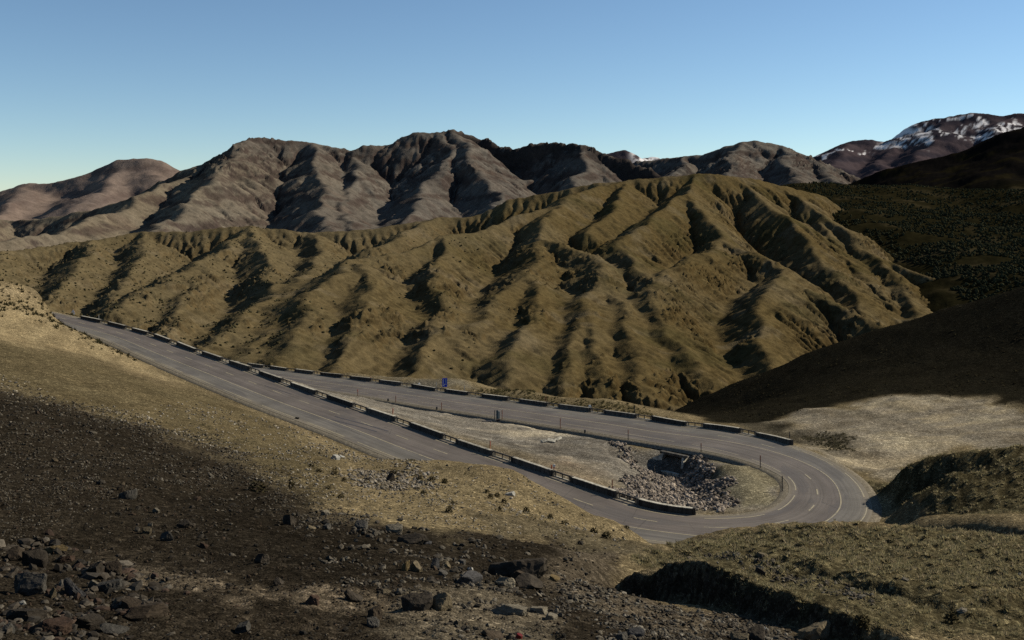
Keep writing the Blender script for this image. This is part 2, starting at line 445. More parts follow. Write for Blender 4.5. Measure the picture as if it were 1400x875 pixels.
def ditch(x, y):
    """eroded banks: the ground steps up on the far right side of each line and eases back to the slope behind"""
    out = np.zeros(x.shape)
    for pl, dp, wd in DITCHES:
        m = (x > pl[:, 0].min() - wd) & (x < pl[:, 0].max() + wd) & (y > pl[:, 1].min() - wd) & (y < pl[:, 1].max() + wd)
        if not m.any(): continue
        xx = x[m] + 0.3 * fbm(x[m] / 2.6, y[m] / 2.6, 5, gain=0.5, seed=17); yy = y[m] + 0.3 * fbm(x[m] / 2.6, y[m] / 2.6, 5, gain=0.5, seed=18)
        d, par = seg_dist(pl, xx, yy)
        i = np.clip(par.astype(int), 0, len(pl) - 2)
        dx, dy = pl[i + 1, 0] - pl[i, 0], pl[i + 1, 1] - pl[i, 1]
        side = dx * (yy - pl[i, 1]) - dy * (xx - pl[i, 0])          # > 0: left of the line = towards +x, the bank
        D = np.interp(par, np.arange(len(dp)), dp)
        end = np.where((par <= 0.001) | (par >= len(pl) - 1.001), 1, 0)
        prof = np.where((side > 0) & (end == 0), smooth01(0.0, 0.9, d) * (1 - smooth01(1.5, wd, d)), 0)
        out[m] += D * prof
    return out
_hp = [px(*c)[:2] for c in ((880, 764, 63), (906, 750, 98), (1000, 724, 92), (1180, 719, 88), (1300, 725, 84), (1480, 740, 77), (1480, 900, 38), (1200, 855, 45), (1057, 833, 48), (966, 802, 53))]
_hu = [(48.6, 121), (46, 103), (52, 85), (110, 85), (130, 119), (66, 125), (58, 130), (52, 137)]
HUM = blur((inside(_hp, gx, gy) | inside(_hu, gx, gy)).astype(float), 2)
def hummock(x, y):
    """grassy hummocks: rounded tops 0.5 to 1 m apart with gaps between"""
    wx = x + 0.3 * perlin(x / 1.7, y / 1.7, 23); wy = y + 0.3 * perlin(x / 1.7, y / 1.7, 24)
    a = perlin(wx / 0.62, wy / 0.62, 25); b = perlin(wx / 1.5, wy / 1.5, 26)
    return smooth01(-0.55, 0.55, a) * 0.15 + smooth01(-0.5, 0.6, b) * 0.22 - 0.22
def detail(x, y):
    """fine relief added when the surface is meshed (none on the road bed)"""
    e = bilinear(np.where(_in, 0.0, np.clip((_dd - 0.6) / 4, 0, 1)), GX0, GY0, GRES, x, y)
    near = 1 - smooth01(60, 160, y)
    return ditch(x, y) + bilinear(HUM, GX0, GY0, GRES, x, y) * hummock(x, y) * e + e * (0.12 * fbm(x / 2.6, y / 2.6, 3, seed=21) + near * 0.07 * ridged(x / 1.1, y / 1.1, 3, seed=31))
def ground(u, v, y0=8.0, y1=430.0):
    """first point of the near terrain seen at pixel (u, v)"""
    Y = np.geomspace(y0, y1, 1600)
    x = (u - 700) / F * Y; z = (H0 - v) / F * Y
    b = zt(x, Y) + detail(x, Y) > z
    i = int(np.argmax(b)) if b.any() else len(Y) - 1
    return Vector((x[i], Y[i], float(zt(x[i:i + 1], Y[i:i + 1])[0] + detail(x[i:i + 1], Y[i:i + 1])[0])))

# ------------------------------------------------------------------ hills and mountains: ridge skeletons, eroded
def dense(r, step):
    P = np.array([px(*c) for c in r]); out = []
    n = len(P); Pp = np.vstack([2 * P[0] - P[1], P, 2 * P[-1] - P[-2]])
    for i in range(1, n):
        p0, p1, p2, p3 = Pp[i - 1:i + 3]; m = max(2, int(np.linalg.norm(p2 - p1) / step))
        t = np.linspace(0, 1, m, endpoint=False)[:, None]
        out.append(.5 * (2 * p1 + (p2 - p0) * t + (2 * p0 - 5 * p1 + 4 * p2 - p3) * t * t + (3 * p1 - p0 - 3 * p2 + p3) * t ** 3))
    return np.vstack(out + [P[-1:]])

def skeleton(x, y, ridges, step, prof, k, floor):
    H = floor.copy() if hasattr(floor, 'copy') else np.full(x.shape, float(floor))
    for r in ridges:
        pl = dense(r, step)
        best = np.full(x.shape, -1e9)
        for i in range(len(pl) - 1):
            a, b = pl[i], pl[i + 1]; d = b - a; L = d[0] ** 2 + d[1] ** 2 + 1e-9
            t = np.clip(((x - a[0]) * d[0] + (y - a[1]) * d[1]) / L, 0, 1)
            q = a[2] + t * d[2] - prof(np.hypot(x - a[0] - t * d[0], y - a[1] - t * d[1]))
            np.maximum(best, q, out=best)
        h = np.maximum(k - np.abs(best - H), 0) / k
        H = np.maximum(best, H) + h * h * k / 4
    return H

def fan(t0, t1, nc, y0, y1, nr):
    T, Y = np.meshgrid(np.linspace(t0, t1, nc), np.geomspace(y0, y1, nr))
    return T * Y, Y

HILL = [
    [(-250, 400, 560), (-150, 372, 620), (-60, 352, 680), (0, 346, 730), (60, 338, 780), (130, 328, 820), (200, 317, 850), (270, 316, 860), (340, 307, 880), (430, 318, 900), (518, 311, 930), (597, 298, 960), (642, 294, 975), (697, 273, 985), (758, 263, 995), (813, 249, 1005), (860, 247, 1010), (950, 237, 1020), (1010, 243, 1050), (1060, 250, 1090), (1100, 262, 1150), (1160, 275, 1250)],
    [(130, 328, 820), (120, 345, 740), (95, 380, 620), (60, 410, 520), (30, 430, 460)],
    [(0, 346, 730), (-10, 370, 620), (-40, 400, 530), (-80, 430, 460)],
    [(200, 317, 850), (195, 342, 760), (178, 376, 640), (160, 405, 540), (140, 432, 470)],
    [(340, 307, 880), (318, 330, 790), (308, 342, 740), (274, 356, 690), (230, 383, 590), (190, 405, 520), (165, 425, 470)],
    [(340, 307, 880), (355, 335, 760), (363, 356, 690), (377, 387, 580), (365, 410, 520), (336, 430, 470), (310, 455, 430), (280, 480, 400)],
    [(274, 356, 690), (262, 385, 600), (250, 415, 520), (240, 440, 460), (225, 460, 420)],
    [(430, 318, 900), (438, 345, 780), (430, 372, 650), (400, 395, 560), (380, 430, 480), (350, 470, 415), (330, 490, 390)],
    [(860, 247, 1010), (793, 262, 930), (765, 277, 880), (734, 287, 850), (700, 301, 810), (649, 318, 760), (611, 320, 730), (570, 335, 690), (520, 350, 640), (484, 358, 600), (455, 372, 560), (430, 400, 500), (405, 440, 440), (380, 480, 395), (365, 500, 375)],
    [(484, 358, 600), (500, 385, 540), (495, 415, 480), (480, 450, 430), (455, 490, 385), (440, 512, 365)],
    [(597, 298, 960), (560, 314, 880), (540, 330, 800), (500, 338, 750)],
    [(611, 320, 730), (605, 345, 670), (592, 373, 590), (608, 400, 540), (600, 430, 485), (590, 470, 425), (570, 500, 390), (560, 518, 372)],
    [(765, 277, 880), (742, 300, 800), (741, 328, 740), (734, 342, 700), (724, 369, 630), (695, 400, 560), (655, 430, 500), (630, 470, 440), (615, 512, 395)],
    [(741, 328, 740), (769, 332, 720), (795, 348, 680), (817, 362, 640), (820, 383, 600), (802, 407, 550), (788, 450, 480), (780, 490, 425), (779, 541, 375)],
    [(724, 369, 630), (742, 400, 560), (730, 430, 505), (705, 460, 450), (692, 500, 405), (680, 525, 385)],
    [(820, 383, 600), (850, 415, 550), (868, 450, 480), (880, 490, 425), (900, 540, 380)],
    [(802, 407, 550), (815, 450, 480), (830, 490, 425), (845, 540, 380)],
    [(950, 237, 1020), (937, 265, 940), (962, 287, 880), (991, 327, 780), (1030, 347, 730), (1075, 368, 690), (1105, 397, 640), (1156, 423, 600), (1211, 447, 560)],
    [(991, 327, 780), (960, 349, 700), (920, 368, 640), (890, 395, 575), (905, 430, 520), (930, 470, 460), (955, 515, 410)],
    [(1075, 368, 690), (1052, 392, 610), (1040, 430, 540), (1050, 470, 480), (1060, 500, 440)],
    [(937, 265, 940), (905, 285, 860), (870, 310, 780), (850, 330, 730), (862, 355, 680), (885, 380, 610)],
    [(860, 247, 1010), (850, 270, 920), (830, 295, 840), (800, 318, 780)],
    [(1010, 243, 1050), (1040, 275, 980), (1075, 295, 920), (1105, 335, 840), (1138, 368, 780), (1160, 395, 730), (1190, 425, 680)],
    [(1060, 250, 1090), (1105, 284, 1020), (1152, 309, 960), (1178, 340, 900), (1229, 364, 850), (1290, 385, 810), (1335, 403, 780), (1390, 430, 740)],
    [(1200, 352, 870), (1235, 395, 770), (1255, 430, 700)],
    [(1120, 300, 990), (1140, 335, 900), (1185, 380, 800), (1210, 415, 730)],
]
HX0, HY0, HR = -620.0, 280.0, 2.6
hx, hy = np.meshgrid(np.arange(HX0, 820, HR), np.arange(HY0, 1500, HR))
_wx = hx + 6 * fbm(hx / 60, hy / 60, 4, seed=41); _wy = hy + 6 * fbm(hx / 60, hy / 60, 4, seed=42)
HG = skeleton(_wx, _wy, HILL, 40, lambda d: 0.60 * (np.sqrt(d * d + 4 ** 2) - 4) + 0.75 * np.maximum(d - 34, 0), 0.8, -92 - 0.03 * (hx - 50).clip(0, 600) - 0.02 * (hy - 500).clip(0, 500))
HG += 1.0 * fbm(hx / 75, hy / 75, 3, seed=45) + 0.9 * fbm(hx / 34, hy / 34, 5, seed=43) + 0.7 * ridged(hx / 30, hy / 30, 4, seed=44)
HG, HA = erode(HG, HR, K=0.10, m=0.42, iters=7, diff=0.05, jitter=0.2)
_r2 = 1.6                                              # refine: fine rills on a finer grid
_x2, _y2 = np.meshgrid(np.arange(HX0, HX0 + HR * (HG.shape[1] - 2), _r2), np.arange(HY0, 1180, _r2))
HG = bicubic(HG, HX0, HY0, HR, _x2, _y2) + 0.35 * ridged(_x2 / 11, _y2 / 11, 3, seed=46) + 0.25 * fbm(_x2 / 6, _y2 / 6, 2, seed=47)
HG, HA = erode(HG, _r2, K=0.10, m=0.42, iters=3, diff=0.0, jitter=0.12, seed=9); HR = _r2

BROWN = [
    # skyline of the brown range
    [(-200, 262, 3500), (0, 300, 3000), (80, 296, 2900), (150, 280, 2850), (200, 262, 2800), (250, 237, 2800), (300, 213, 2820), (340, 191, 2850), (372, 190, 2900), (430, 195, 2920), (470, 205, 2950), (488, 209, 2960), (500, 199, 2960), (530, 200, 2980), (552, 187, 3000), (590, 180, 3000), (620, 178, 3020), (660, 186, 3020), (692, 199, 3000), (720, 199, 3000), (750, 195, 2980), (792, 197, 2950), (830, 208, 2900), (870, 224, 2850), (905, 240, 2800), (950, 262, 2700), (1000, 290, 2600)],
    [(340, 191, 2850), (310, 225, 2500), (280, 255, 2250), (255, 285, 2000), (215, 310, 1750), (180, 330, 1500)],
    [(300, 213, 2820), (240, 250, 2500), (170, 285, 2150), (100, 310, 1850), (40, 330, 1600), (-40, 345, 1400)],
    [(430, 195, 2920), (432, 230, 2600), (445, 262, 2300), (440, 290, 2000), (450, 312, 1800)],
    [(488, 209, 2960), (490, 240, 2650), (478, 265, 2400), (470, 290, 2100), (480, 315, 1850)],
    [(600, 180, 3000), (615, 215, 2750), (598, 240, 2550), (580, 262, 2350), (560, 285, 2100), (550, 305, 1900)],
    [(620, 178, 3020), (645, 215, 2700), (668, 248, 2450), (685, 275, 2200), (690, 300, 1950)],
    [(792, 197, 2950), (800, 230, 2700), (790, 252, 2450), (790, 275, 2150)],
    [(0, 300, 3000), (-40, 320, 2500), (-100, 340, 2000)],
    # rounded brown hill on the right
    [(870, 224, 3100), (892, 222, 3050), (940, 214, 3000), (985, 206, 2950), (1010, 196, 2900), (1040, 195, 2900), (1068, 199, 2900), (1100, 212, 2880), (1140, 230, 2850), (1180, 248, 2800), (1230, 270, 2700)],
    [(1010, 196, 2900), (1000, 230, 2500), (985, 255, 2200), (975, 280, 1900)],
    [(940, 214, 3000), (925, 240, 2600), (915, 262, 2300)],
    [(1068, 199, 2900), (1080, 230, 2550), (1095, 255, 2250), (1110, 280, 1950)],
    [(1100, 212, 2880), (1130, 238, 2600), (1155, 258, 2300)],
]
BX0, BY0, BR_ = -2400.0, 1250.0, 8.0
bx, by = np.meshgrid(np.arange(BX0, 1750, BR_), np.arange(BY0, 3600, BR_))
_wx = bx + 22 * fbm(bx / 200, by / 200, 4, seed=51); _wy = by + 22 * fbm(bx / 200, by / 200, 4, seed=52)
_cl = 58 + 44 * fbm(bx / 240, by / 240, 3, seed=53)
_cl = np.clip(_cl, 0, 130) * smooth01(-250, -100, bx) * (1 - smooth01(420, 620, bx))
BCL = [None]
def _bprof(d):
    c = _cl
    BCL[0] = 1 - smooth01(0.75 * c, 1.05 * c + 2, d) if BCL[0] is None else np.maximum(BCL[0], 1 - smooth01(0.75 * c, 1.05 * c + 2, d))
    return np.where(d < c / 2.0, 2.0 * d, c + 0.60 * (d - c / 2.0)) * (1 - np.exp(-d / 14.))
BG_ = skeleton(_wx, _wy, BROWN[:1], 120, _bprof, 6.0, -200.0)
BG_ = np.maximum(BG_, skeleton(_wx, _wy, BROWN[1:], 120, lambda d: 0.62 * (np.sqrt(d * d + 9 ** 2) - 9) + 0.1 * np.maximum(d - 120, 0), 6.0, -170 + 0.03 * (by - 1500)))
BG_ += 5 * fbm(bx / 150, by / 150, 6, seed=54) + 4.0 * ridged(bx / 110, by / 110, 5, seed=55)
BG_, BA = erode(BG_, BR_, K=0.075, m=0.45, iters=8, diff=0.02, jitter=0.8, seed=2)

FARL = [[(-300, 290, 5200), (-60, 274, 5100), (0, 264, 5000), (40, 251, 4950), (100, 248, 4900), (125, 236, 4900), (160, 221, 4900), (190, 217, 4900), (208, 220, 4900), (240, 238, 4900), (300, 262, 4800), (360, 290, 4700)],
        [(160, 221, 4900), (150, 250, 4500), (120, 275, 4100)], [(208, 220, 4900), (225, 255, 4400), (230, 280, 4000)], [(40, 251, 4950), (30, 275, 4400), (-20, 300, 3900)]]
SNOW = [[(780, 262, 9800), (820, 225, 9600), (836, 207, 9500), (850, 208, 9500), (868, 219, 9600), (880, 214, 10500), (900, 216, 10500), (925, 226, 10500), (1000, 245, 10000), (1060, 240, 9500), (1115, 217, 9200), (1135, 205, 9100), (1152, 195, 9000), (1180, 189, 9000), (1205, 191, 9000), (1228, 187, 8950), (1250, 172, 8900), (1275, 165, 8900), (1300, 160, 8900), (1330, 155, 8900), (1362, 157, 8900), (1390, 153, 8900), (1405, 160, 8900), (1450, 172, 8800), (1560, 210, 8600)],
        [(1152, 195, 9000), (1140, 225, 7900), (1120, 245, 7000)], [(1228, 187, 8950), (1205, 220, 8000), (1190, 240, 7200)], [(1300, 160, 8900), (1270, 200, 8000), (1250, 225, 7300)],
        [(1390, 153, 8900), (1360, 190, 8000), (1330, 215, 7200)], [(1450, 172, 8800), (1430, 200, 7800), (1400, 225, 7000)]]
def far_range(ridges, x0, x1, y0, y1, res, slope, warp, floor, seed, K):
    x, y = np.meshgrid(np.arange(x0, x1, res), np.arange(y0, y1, res))
    wx = x + warp * fbm(x / (warp * 8), y / (warp * 8), 3, seed=seed); wy = y + warp * fbm(x / (warp * 8), y / (warp * 8), 3, seed=seed + 1)
    G = skeleton(wx, wy, ridges, 300, lambda d: slope * (np.sqrt(d * d + 30 ** 2) - 30), 30.0, floor)
    G = G + warp * 0.25 * fbm(x / (warp * 5), y / (warp * 5), 5, seed=seed + 2)
    G, A = erode(G, res, K=K, m=0.42, iters=6, diff=0.10, jitter=2.0, seed=seed)
    return G
FX0, FY0, FR_ = -4200.0, 3600.0, 22.0
FG = far_range(FARL, FX0, -300, FY0, 5800, FR_, 0.55, 60, -230.0, 61, 0.03)
SX0, SY0, SR_ = -400.0, 6200.0, 34.0
SG = far_range(SNOW, SX0, 7600, SY0, 11600, SR_, 0.50, 90, -100.0, 66, 0.03)

WOOD = [[(1050, 256, 1500), (1090, 254, 1480), (1150, 258, 1470), (1250, 262, 1460), (1330, 262, 1420), (1400, 266, 1380), (1500, 262, 1300)],
        [(1400, 266, 1380), (1420, 300, 1150), (1440, 340, 950), (1460, 372, 820)], [(1250, 262, 1460), (1262, 290, 1260), (1280, 320, 1080), (1330, 345, 940), (1390, 375, 800)],
        [(1150, 258, 1470), (1160, 280, 1250), (1185, 300, 1100)]]
DARK = [[(1000, 290, 2200), (1100, 268, 2150), (1160, 252, 2100), (1200, 243, 2080), (1260, 226, 2050), (1320, 210, 2020), (1400, 183, 2000), (1480, 150, 2000), (1600, 110, 2000), (1800, 70, 1950)],
        [(1400, 183, 2000), (1380, 230, 1700), (1390, 262, 1500)], [(1260, 226, 2050), (1262, 250, 1800), (1270, 268, 1600)], [(1480, 150, 2000), (1500, 200, 1700), (1520, 250, 1450)]]
WX0, WY0, WR = 250.0, 640.0, 7.0
wgx, wgy = np.meshgrid(np.arange(WX0, 1750, WR), np.arange(WY0, 2400, WR))
_wx = wgx + 20 * fbm(wgx / 160, wgy / 160, 3, seed=71); _wy = wgy + 20 * fbm(wgx / 160, wgy / 160, 3, seed=72)
WG = skeleton(_wx, _wy, WOOD, 80, lambda d: 0.30 * (np.sqrt(d * d + 40 ** 2) - 40), 30.0, -110.0)
WG = np.maximum(WG, skeleton(_wx, _wy, DARK, 100, lambda d: 0.50 * (np.sqrt(d * d + 40 ** 2) - 40), 30.0, -140.0))
WG += 5 * fbm(wgx / 90, wgy / 90, 4, seed=73)
WG, WA = erode(WG, WR, K=0.02, m=0.42, iters=5, diff=0.2, jitter=0.6, seed=5)

# ------------------------------------------------------------------ surface materials for the terrain
def ground_mat(name, s1, s2, var=0.35, bump=0.5, bdist=0.1, speck=None, rough=0.95, grit=None):
    """albedo from the 'col' attribute, broken up by two noises (and optional pebble specks), with fine relief"""
    n = NT(name); p = n.pos()
    a = n.noise(p, s1, 6, 0.65); b = n.noise(p, s2, 5, 0.6)
    f = n.math('ADD', n.math('MULTIPLY', a, 0.6), n.math('MULTIPLY', b, 0.4))
    k = n.ramp(f, [(0.30, 1 - var), (0.5, 1.0), (0.70, 1 + var)])
    c = n.mix(1.0, n.attr('col'), k, 'MULTIPLY')
    h = f
    if speck:
        sc, amt = speck
        vc = n.voro(p, sc, out='Color')
        sep = n.n('ShaderNodeSeparateColor', ins={'Color': vc}).outputs[0]
        c = n.mix(amt, c, n.mix(1.0, c, n.ramp(sep, [(0.0, 0.35), (0.6, 0.9), (0.9, 1.3), (1.0, 2.6)]), 'MULTIPLY'))
        h = n.math('ADD', f, n.math('MULTIPLY', n.voro(p, sc), -0.5))
    if grit:                                            # coarse gravel close to the camera
        g = n.n('ShaderNodeSeparateColor', ins={'Color': n.voro(p, grit, out='Color')}).outputs[0]
        c = n.mix(0.75, c, n.mix(1.0, c, n.ramp(g, [(0.0, 0.45), (0.7, 1.0), (0.92, 1.5), (1.0, 2.4)]), 'MULTIPLY'))
        h = n.math('ADD', h, n.math('MULTIPLY', n.voro(p, grit), -0.35))
    hue = n.noise(p, s1 * 0.13, 3)
    c = n.mix(n.ramp(hue, [(0.35, 0.0), (0.7, 0.18)]), c, n.mix(1.0, c, (1.12, 0.97, 0.82), 'MULTIPLY'))
    return n.done(c, rough, n.bump(h, bump, bdist), 0.0)

def slope_of(Z, X, Y):
    """steepness (rise over run) of a meshed height field"""
    v = np.stack([X, Y, Z], -1)
    du = np.gradient(v, axis=1); dv = np.gradient(v, axis=0)
    n = np.cross(du, dv); n /= np.linalg.norm(n, axis=-1, keepdims=True) + 1e-12
    return np.hypot(n[..., 0], n[..., 1]) / (np.abs(n[..., 2]) + 1e-6), n

def lerp(a, b, t): return np.asarray(a) * (1 - t[..., None]) + np.asarray(b) * t[..., None]

# ---- near terrain
NX, NY = fan(-.74, .74, 580, 7, 425, 540)
NZ = zt(NX, NY) + detail(NX, NY)
def plan(pix): return [tuple(ground(u, v)[:2]) for u, v in pix]
_zwx = NX + 0.02 * NY * fbm(NX / NY * 16, np.log(NY) * 14, 4, seed=91)
_zwy = NY + 0.05 * NY * fbm(NX / NY * 16, np.log(NY) * 14, 4, seed=92)
def zone(pix, soft=3): return blur(inside(plan(pix) if len(pix[0]) == 2 else [q[:2] for q in pix], _zwx, _zwy).astype(float), soft)
def patch(u, v, rx, ry):
    g = ground(u, v); r = np.hypot((_zwx - g[0]) / rx, (_zwy - g[1]) / ry)
    return np.exp(-r * r * 1.2)
C = np.empty(NX.shape + (3,)); C[:] = (0.118, 0.095, 0.056)
def paint(col, t, amt=1.0):
    global C
    C = lerp(C, np.array(col), t * amt)
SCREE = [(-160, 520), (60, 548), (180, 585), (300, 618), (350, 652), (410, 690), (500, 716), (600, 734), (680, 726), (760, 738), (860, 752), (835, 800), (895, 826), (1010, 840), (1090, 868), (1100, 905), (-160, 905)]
DITCH = [(835, 803), (850, 780), (872, 768), (905, 760), (966, 803), (1057, 834), (1110, 850), (1180, 872), (1080, 868), (1010, 842), (940, 828), (890, 823)]
MOUND = [(872, 764), (906, 749), (1000, 724), (1100, 719), (1180, 719), (1300, 725), (1500, 740), (1500, 880), (1200, 850), (1110, 848), (1057, 833), (966, 802)]
UPPER = [(p[0], p[1], 0) for p in ((48.3, 138), (46.5, 120), (46, 103), (52, 85), (110, 85), (130, 119), (66, 125), (58, 129), (52.5, 136))]
TANHILL = [(-160, 395), (0, 392), (105, 440), (230, 505), (340, 556), (440, 592), (420, 612), (330, 600), (220, 585), (100, 555), (-160, 525)]
PLAT = [(1140, 632), (1090, 600), (1068, 580), (1100, 560), (1200, 549), (1300, 548), (1400, 557), (1480, 562), (1480, 606), (1350, 611), (1240, 628), (1200, 650), (1160, 645)]
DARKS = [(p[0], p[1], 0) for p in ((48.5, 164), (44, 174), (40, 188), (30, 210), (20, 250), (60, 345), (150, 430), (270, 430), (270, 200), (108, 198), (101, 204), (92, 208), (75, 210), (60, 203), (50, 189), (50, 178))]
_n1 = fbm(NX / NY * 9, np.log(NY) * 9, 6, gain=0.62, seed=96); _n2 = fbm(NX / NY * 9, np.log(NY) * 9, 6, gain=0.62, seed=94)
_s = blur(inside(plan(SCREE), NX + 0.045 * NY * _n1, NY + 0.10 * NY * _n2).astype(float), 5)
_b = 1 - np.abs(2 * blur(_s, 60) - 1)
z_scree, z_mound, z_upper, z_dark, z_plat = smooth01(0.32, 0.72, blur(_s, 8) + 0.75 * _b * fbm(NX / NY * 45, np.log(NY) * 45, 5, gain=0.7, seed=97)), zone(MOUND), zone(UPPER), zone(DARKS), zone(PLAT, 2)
paint((0.172, 0.138, 0.082), zone(TANHILL, 6))
_band = 0.5 + 0.5 * np.sin((NZ * 2.2 + 0.055 * NX * 2.2 + 1.5 * fbm(NX / 12, NY / 12, 3, seed=93)) * 1.6)
paint((0.105, 0.082, 0.048), zone(TANHILL, 6) * _band, 0.45)
paint((0.085, 0.068, 0.042), zone([(-100, 470), (100, 482), (240, 522), (330, 550), (400, 580), (400, 590), (320, 568), (230, 540), (100, 500), (-100, 490)], 4), 0.7)
_g = zone([(-160, 452), (0, 466), (110, 486), (240, 528), (340, 560), (430, 600), (470, 660), (420, 700), (300, 650), (-160, 620)], 30)
paint((0.066, 0.054, 0.031), _g, 0.9)
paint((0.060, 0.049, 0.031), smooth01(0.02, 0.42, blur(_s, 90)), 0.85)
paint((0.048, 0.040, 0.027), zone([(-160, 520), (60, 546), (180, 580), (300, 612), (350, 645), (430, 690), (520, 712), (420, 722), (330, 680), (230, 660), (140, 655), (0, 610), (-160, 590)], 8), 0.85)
paint((0.029, 0.0240, 0.0170), z_scree, 0.9)  # dark gravel, coloured lower still to hold the shade lying there
paint((0.0180, 0.0150, 0.0112), smooth01(0.35, 0.95, blur(z_scree, 40)))  # darker inside: more shade put into the gravel colour
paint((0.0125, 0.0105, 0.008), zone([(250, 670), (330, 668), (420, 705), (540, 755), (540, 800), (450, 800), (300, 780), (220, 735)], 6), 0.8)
paint((0.070, 0.060, 0.044), zone([(560, 800), (680, 790), (760, 850), (760, 905), (540, 905), (530, 850)], 6), 0.9)
paint((0.080, 0.066, 0.048), zone([(160, 772), (300, 792), (420, 805), (560, 822), (520, 838), (420, 826), (330, 822), (240, 802), (160, 785)], 4), 0.8)
paint((0.060, 0.050, 0.037), zone([(780, 750), (860, 752), (835, 800), (895, 826), (1010, 840), (1090, 868), (900, 868), (800, 830), (740, 800)], 6), 0.9)
paint((0.066, 0.056, 0.037), zone([(640, 700), (740, 712), (830, 722), (900, 748), (850, 760), (760, 742), (680, 730)], 3), 0.8)
_hm = smooth01(-0.14, 0.12, hummock(NX, NY))
paint((0.044, 0.038, 0.022), z_mound); paint((0.034, 0.029, 0.016), z_upper)
paint((0.108, 0.092, 0.052), (z_mound + 0.8 * z_upper).clip(0, 1) * _hm, 0.85)
paint((0.0110, 0.0100, 0.0070), z_dark)  # near-black colour holds most of the slope's shade
paint((0.148, 0.131, 0.102), z_plat)
paint((0.23, 0.195, 0.135), zone([(1150, 628), (1170, 622), (1240, 616), (1260, 622), (1230, 634), (1185, 642), (1160, 640)], 2), 0.8)
for q in ((1350, 574, 4, 3), (1385, 580, 5, 2.4), (1330, 567, 3, 2), (1240, 605, 5, 4), (1210, 555, 8, 2), (1300, 550, 9, 1.6)): paint((0.27, 0.235, 0.165), patch(*q), 0.8)
paint((0.036, 0.032, 0.023), zone([(1096, 606), (1110, 590), (1150, 590), (1178, 600), (1184, 611), (1162, 620), (1128, 620)], 2), 0.9)
paint((0.050, 0.044, 0.032), zone([(1010, 588), (1040, 583), (1090, 578), (1108, 586), (1100, 608), (1080, 604)], 3), 0.85)
ISL = [tuple(p[:2]) for p in RI[20:N_APEX + 130:3]]
z_isl = zone([(p[0], p[1], 0) for p in ISL], 2)
paint((0.124, 0.115, 0.100), z_isl)
_ib = fbm(NX / 9 + NY / 30, NY / 5, 5, seed=98)
paint((0.20, 0.178, 0.14), z_isl * smooth01(0.15, 0.7, _ib), 0.7); paint((0.070, 0.062, 0.050), z_isl * smooth01(0.15, 0.7, -_ib), 0.6)
_ib = fbm((NX * 0.9 + NY * 0.3) / 16, (NY - 0.4 * NX) / 5, 5, seed=99)
paint((0.21, 0.178, 0.122), z_plat * smooth01(0.1, 0.6, _ib), 0.8); paint((0.090, 0.077, 0.056), z_plat * smooth01(0.1, 0.6, -_ib), 0.7)
paint((0.108, 0.088, 0.055), z_isl * np.exp(-(((NX + 8) * 0.66 + (NY - 150) * 0.75) / 5.0) ** 2), 0.7)
for q in ((715, 586, 4, 3), (728, 592, 5, 2.6), (762, 590, 5, 2.4), (650, 570, 6, 3), (600, 558, 5, 2), (700, 575, 4, 2)): paint((0.30, 0.265, 0.20), patch(*q) * z_isl, 1.0)
for q in ((745, 612, 7, 3), (795, 630, 5, 3.4), (765, 622, 6, 3), (720, 607, 5, 2), (835, 606, 5, 3), (930, 620, 5, 2)): paint((0.055, 0.050, 0.043), patch(*q) * z_isl, 0.85)
paint((0.150, 0.118, 0.085), patch(775, 640, 5, 3) * z_isl, 0.6)
paint((0.125, 0.112, 0.072), zone([(985, 625), (1020, 632), (1050, 650), (1066, 668), (1050, 688), (1000, 695), (985, 670)], 2), 0.8)
paint((0.050, 0.043, 0.033), patch(935, 655, 4, 14) * z_isl, 0.5)
paint((0.120, 0.108, 0.082), zone([(480, 511), (560, 517), (628, 519), (670, 538), (620, 536), (560, 526), (480, 515)], 2), 0.9)
paint((0.090, 0.074, 0.040), zone([(660, 538), (715, 536), (765, 546), (832, 547), (862, 556), (926, 575), (870, 568), (760, 553), (680, 544)], 2), 0.8)
paint((0.165, 0.135, 0.09), zone([(-60, 392), (20, 394), (80, 420), (112, 438), (150, 460), (140, 462), (90, 436), (30, 412), (-60, 400)], 2), 0.5)
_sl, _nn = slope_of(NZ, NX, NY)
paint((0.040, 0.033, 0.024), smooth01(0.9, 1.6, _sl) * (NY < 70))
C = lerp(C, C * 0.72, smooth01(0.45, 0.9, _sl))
C *= (1 + 0.20 * fbm(NX / 7, NY / 7, 4, seed=95) + 0.12 * fbm(NX / 1.3, NY / 1.3, 3, seed=96))[..., None]
C = np.clip(C * np.array((1.10, 1.08, 1.02)), 0.006, 0.5)
m_near = ground_mat('dry_ground', 0.9, 5.0, 0.42, 0.75, 0.14, speck=(4.2, 0.6), grit=13.0)
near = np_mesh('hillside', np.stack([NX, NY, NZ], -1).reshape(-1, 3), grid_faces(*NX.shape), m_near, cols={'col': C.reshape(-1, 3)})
tag(near, kind='structure')
def zsample(Zm, x, y):
    """value of a near-terrain zone mask at plan points"""
    ty = np.clip(np.log(np.maximum(y, 7.01) / 7) / np.log(425 / 7), 0, 1) * (NX.shape[0] - 1)
    tx = np.clip((x / y + .74) / 1.48, 0, 1) * (NX.shape[1] - 1)
    return Zm[np.round(ty).astype(int), np.round(tx).astype(int)]

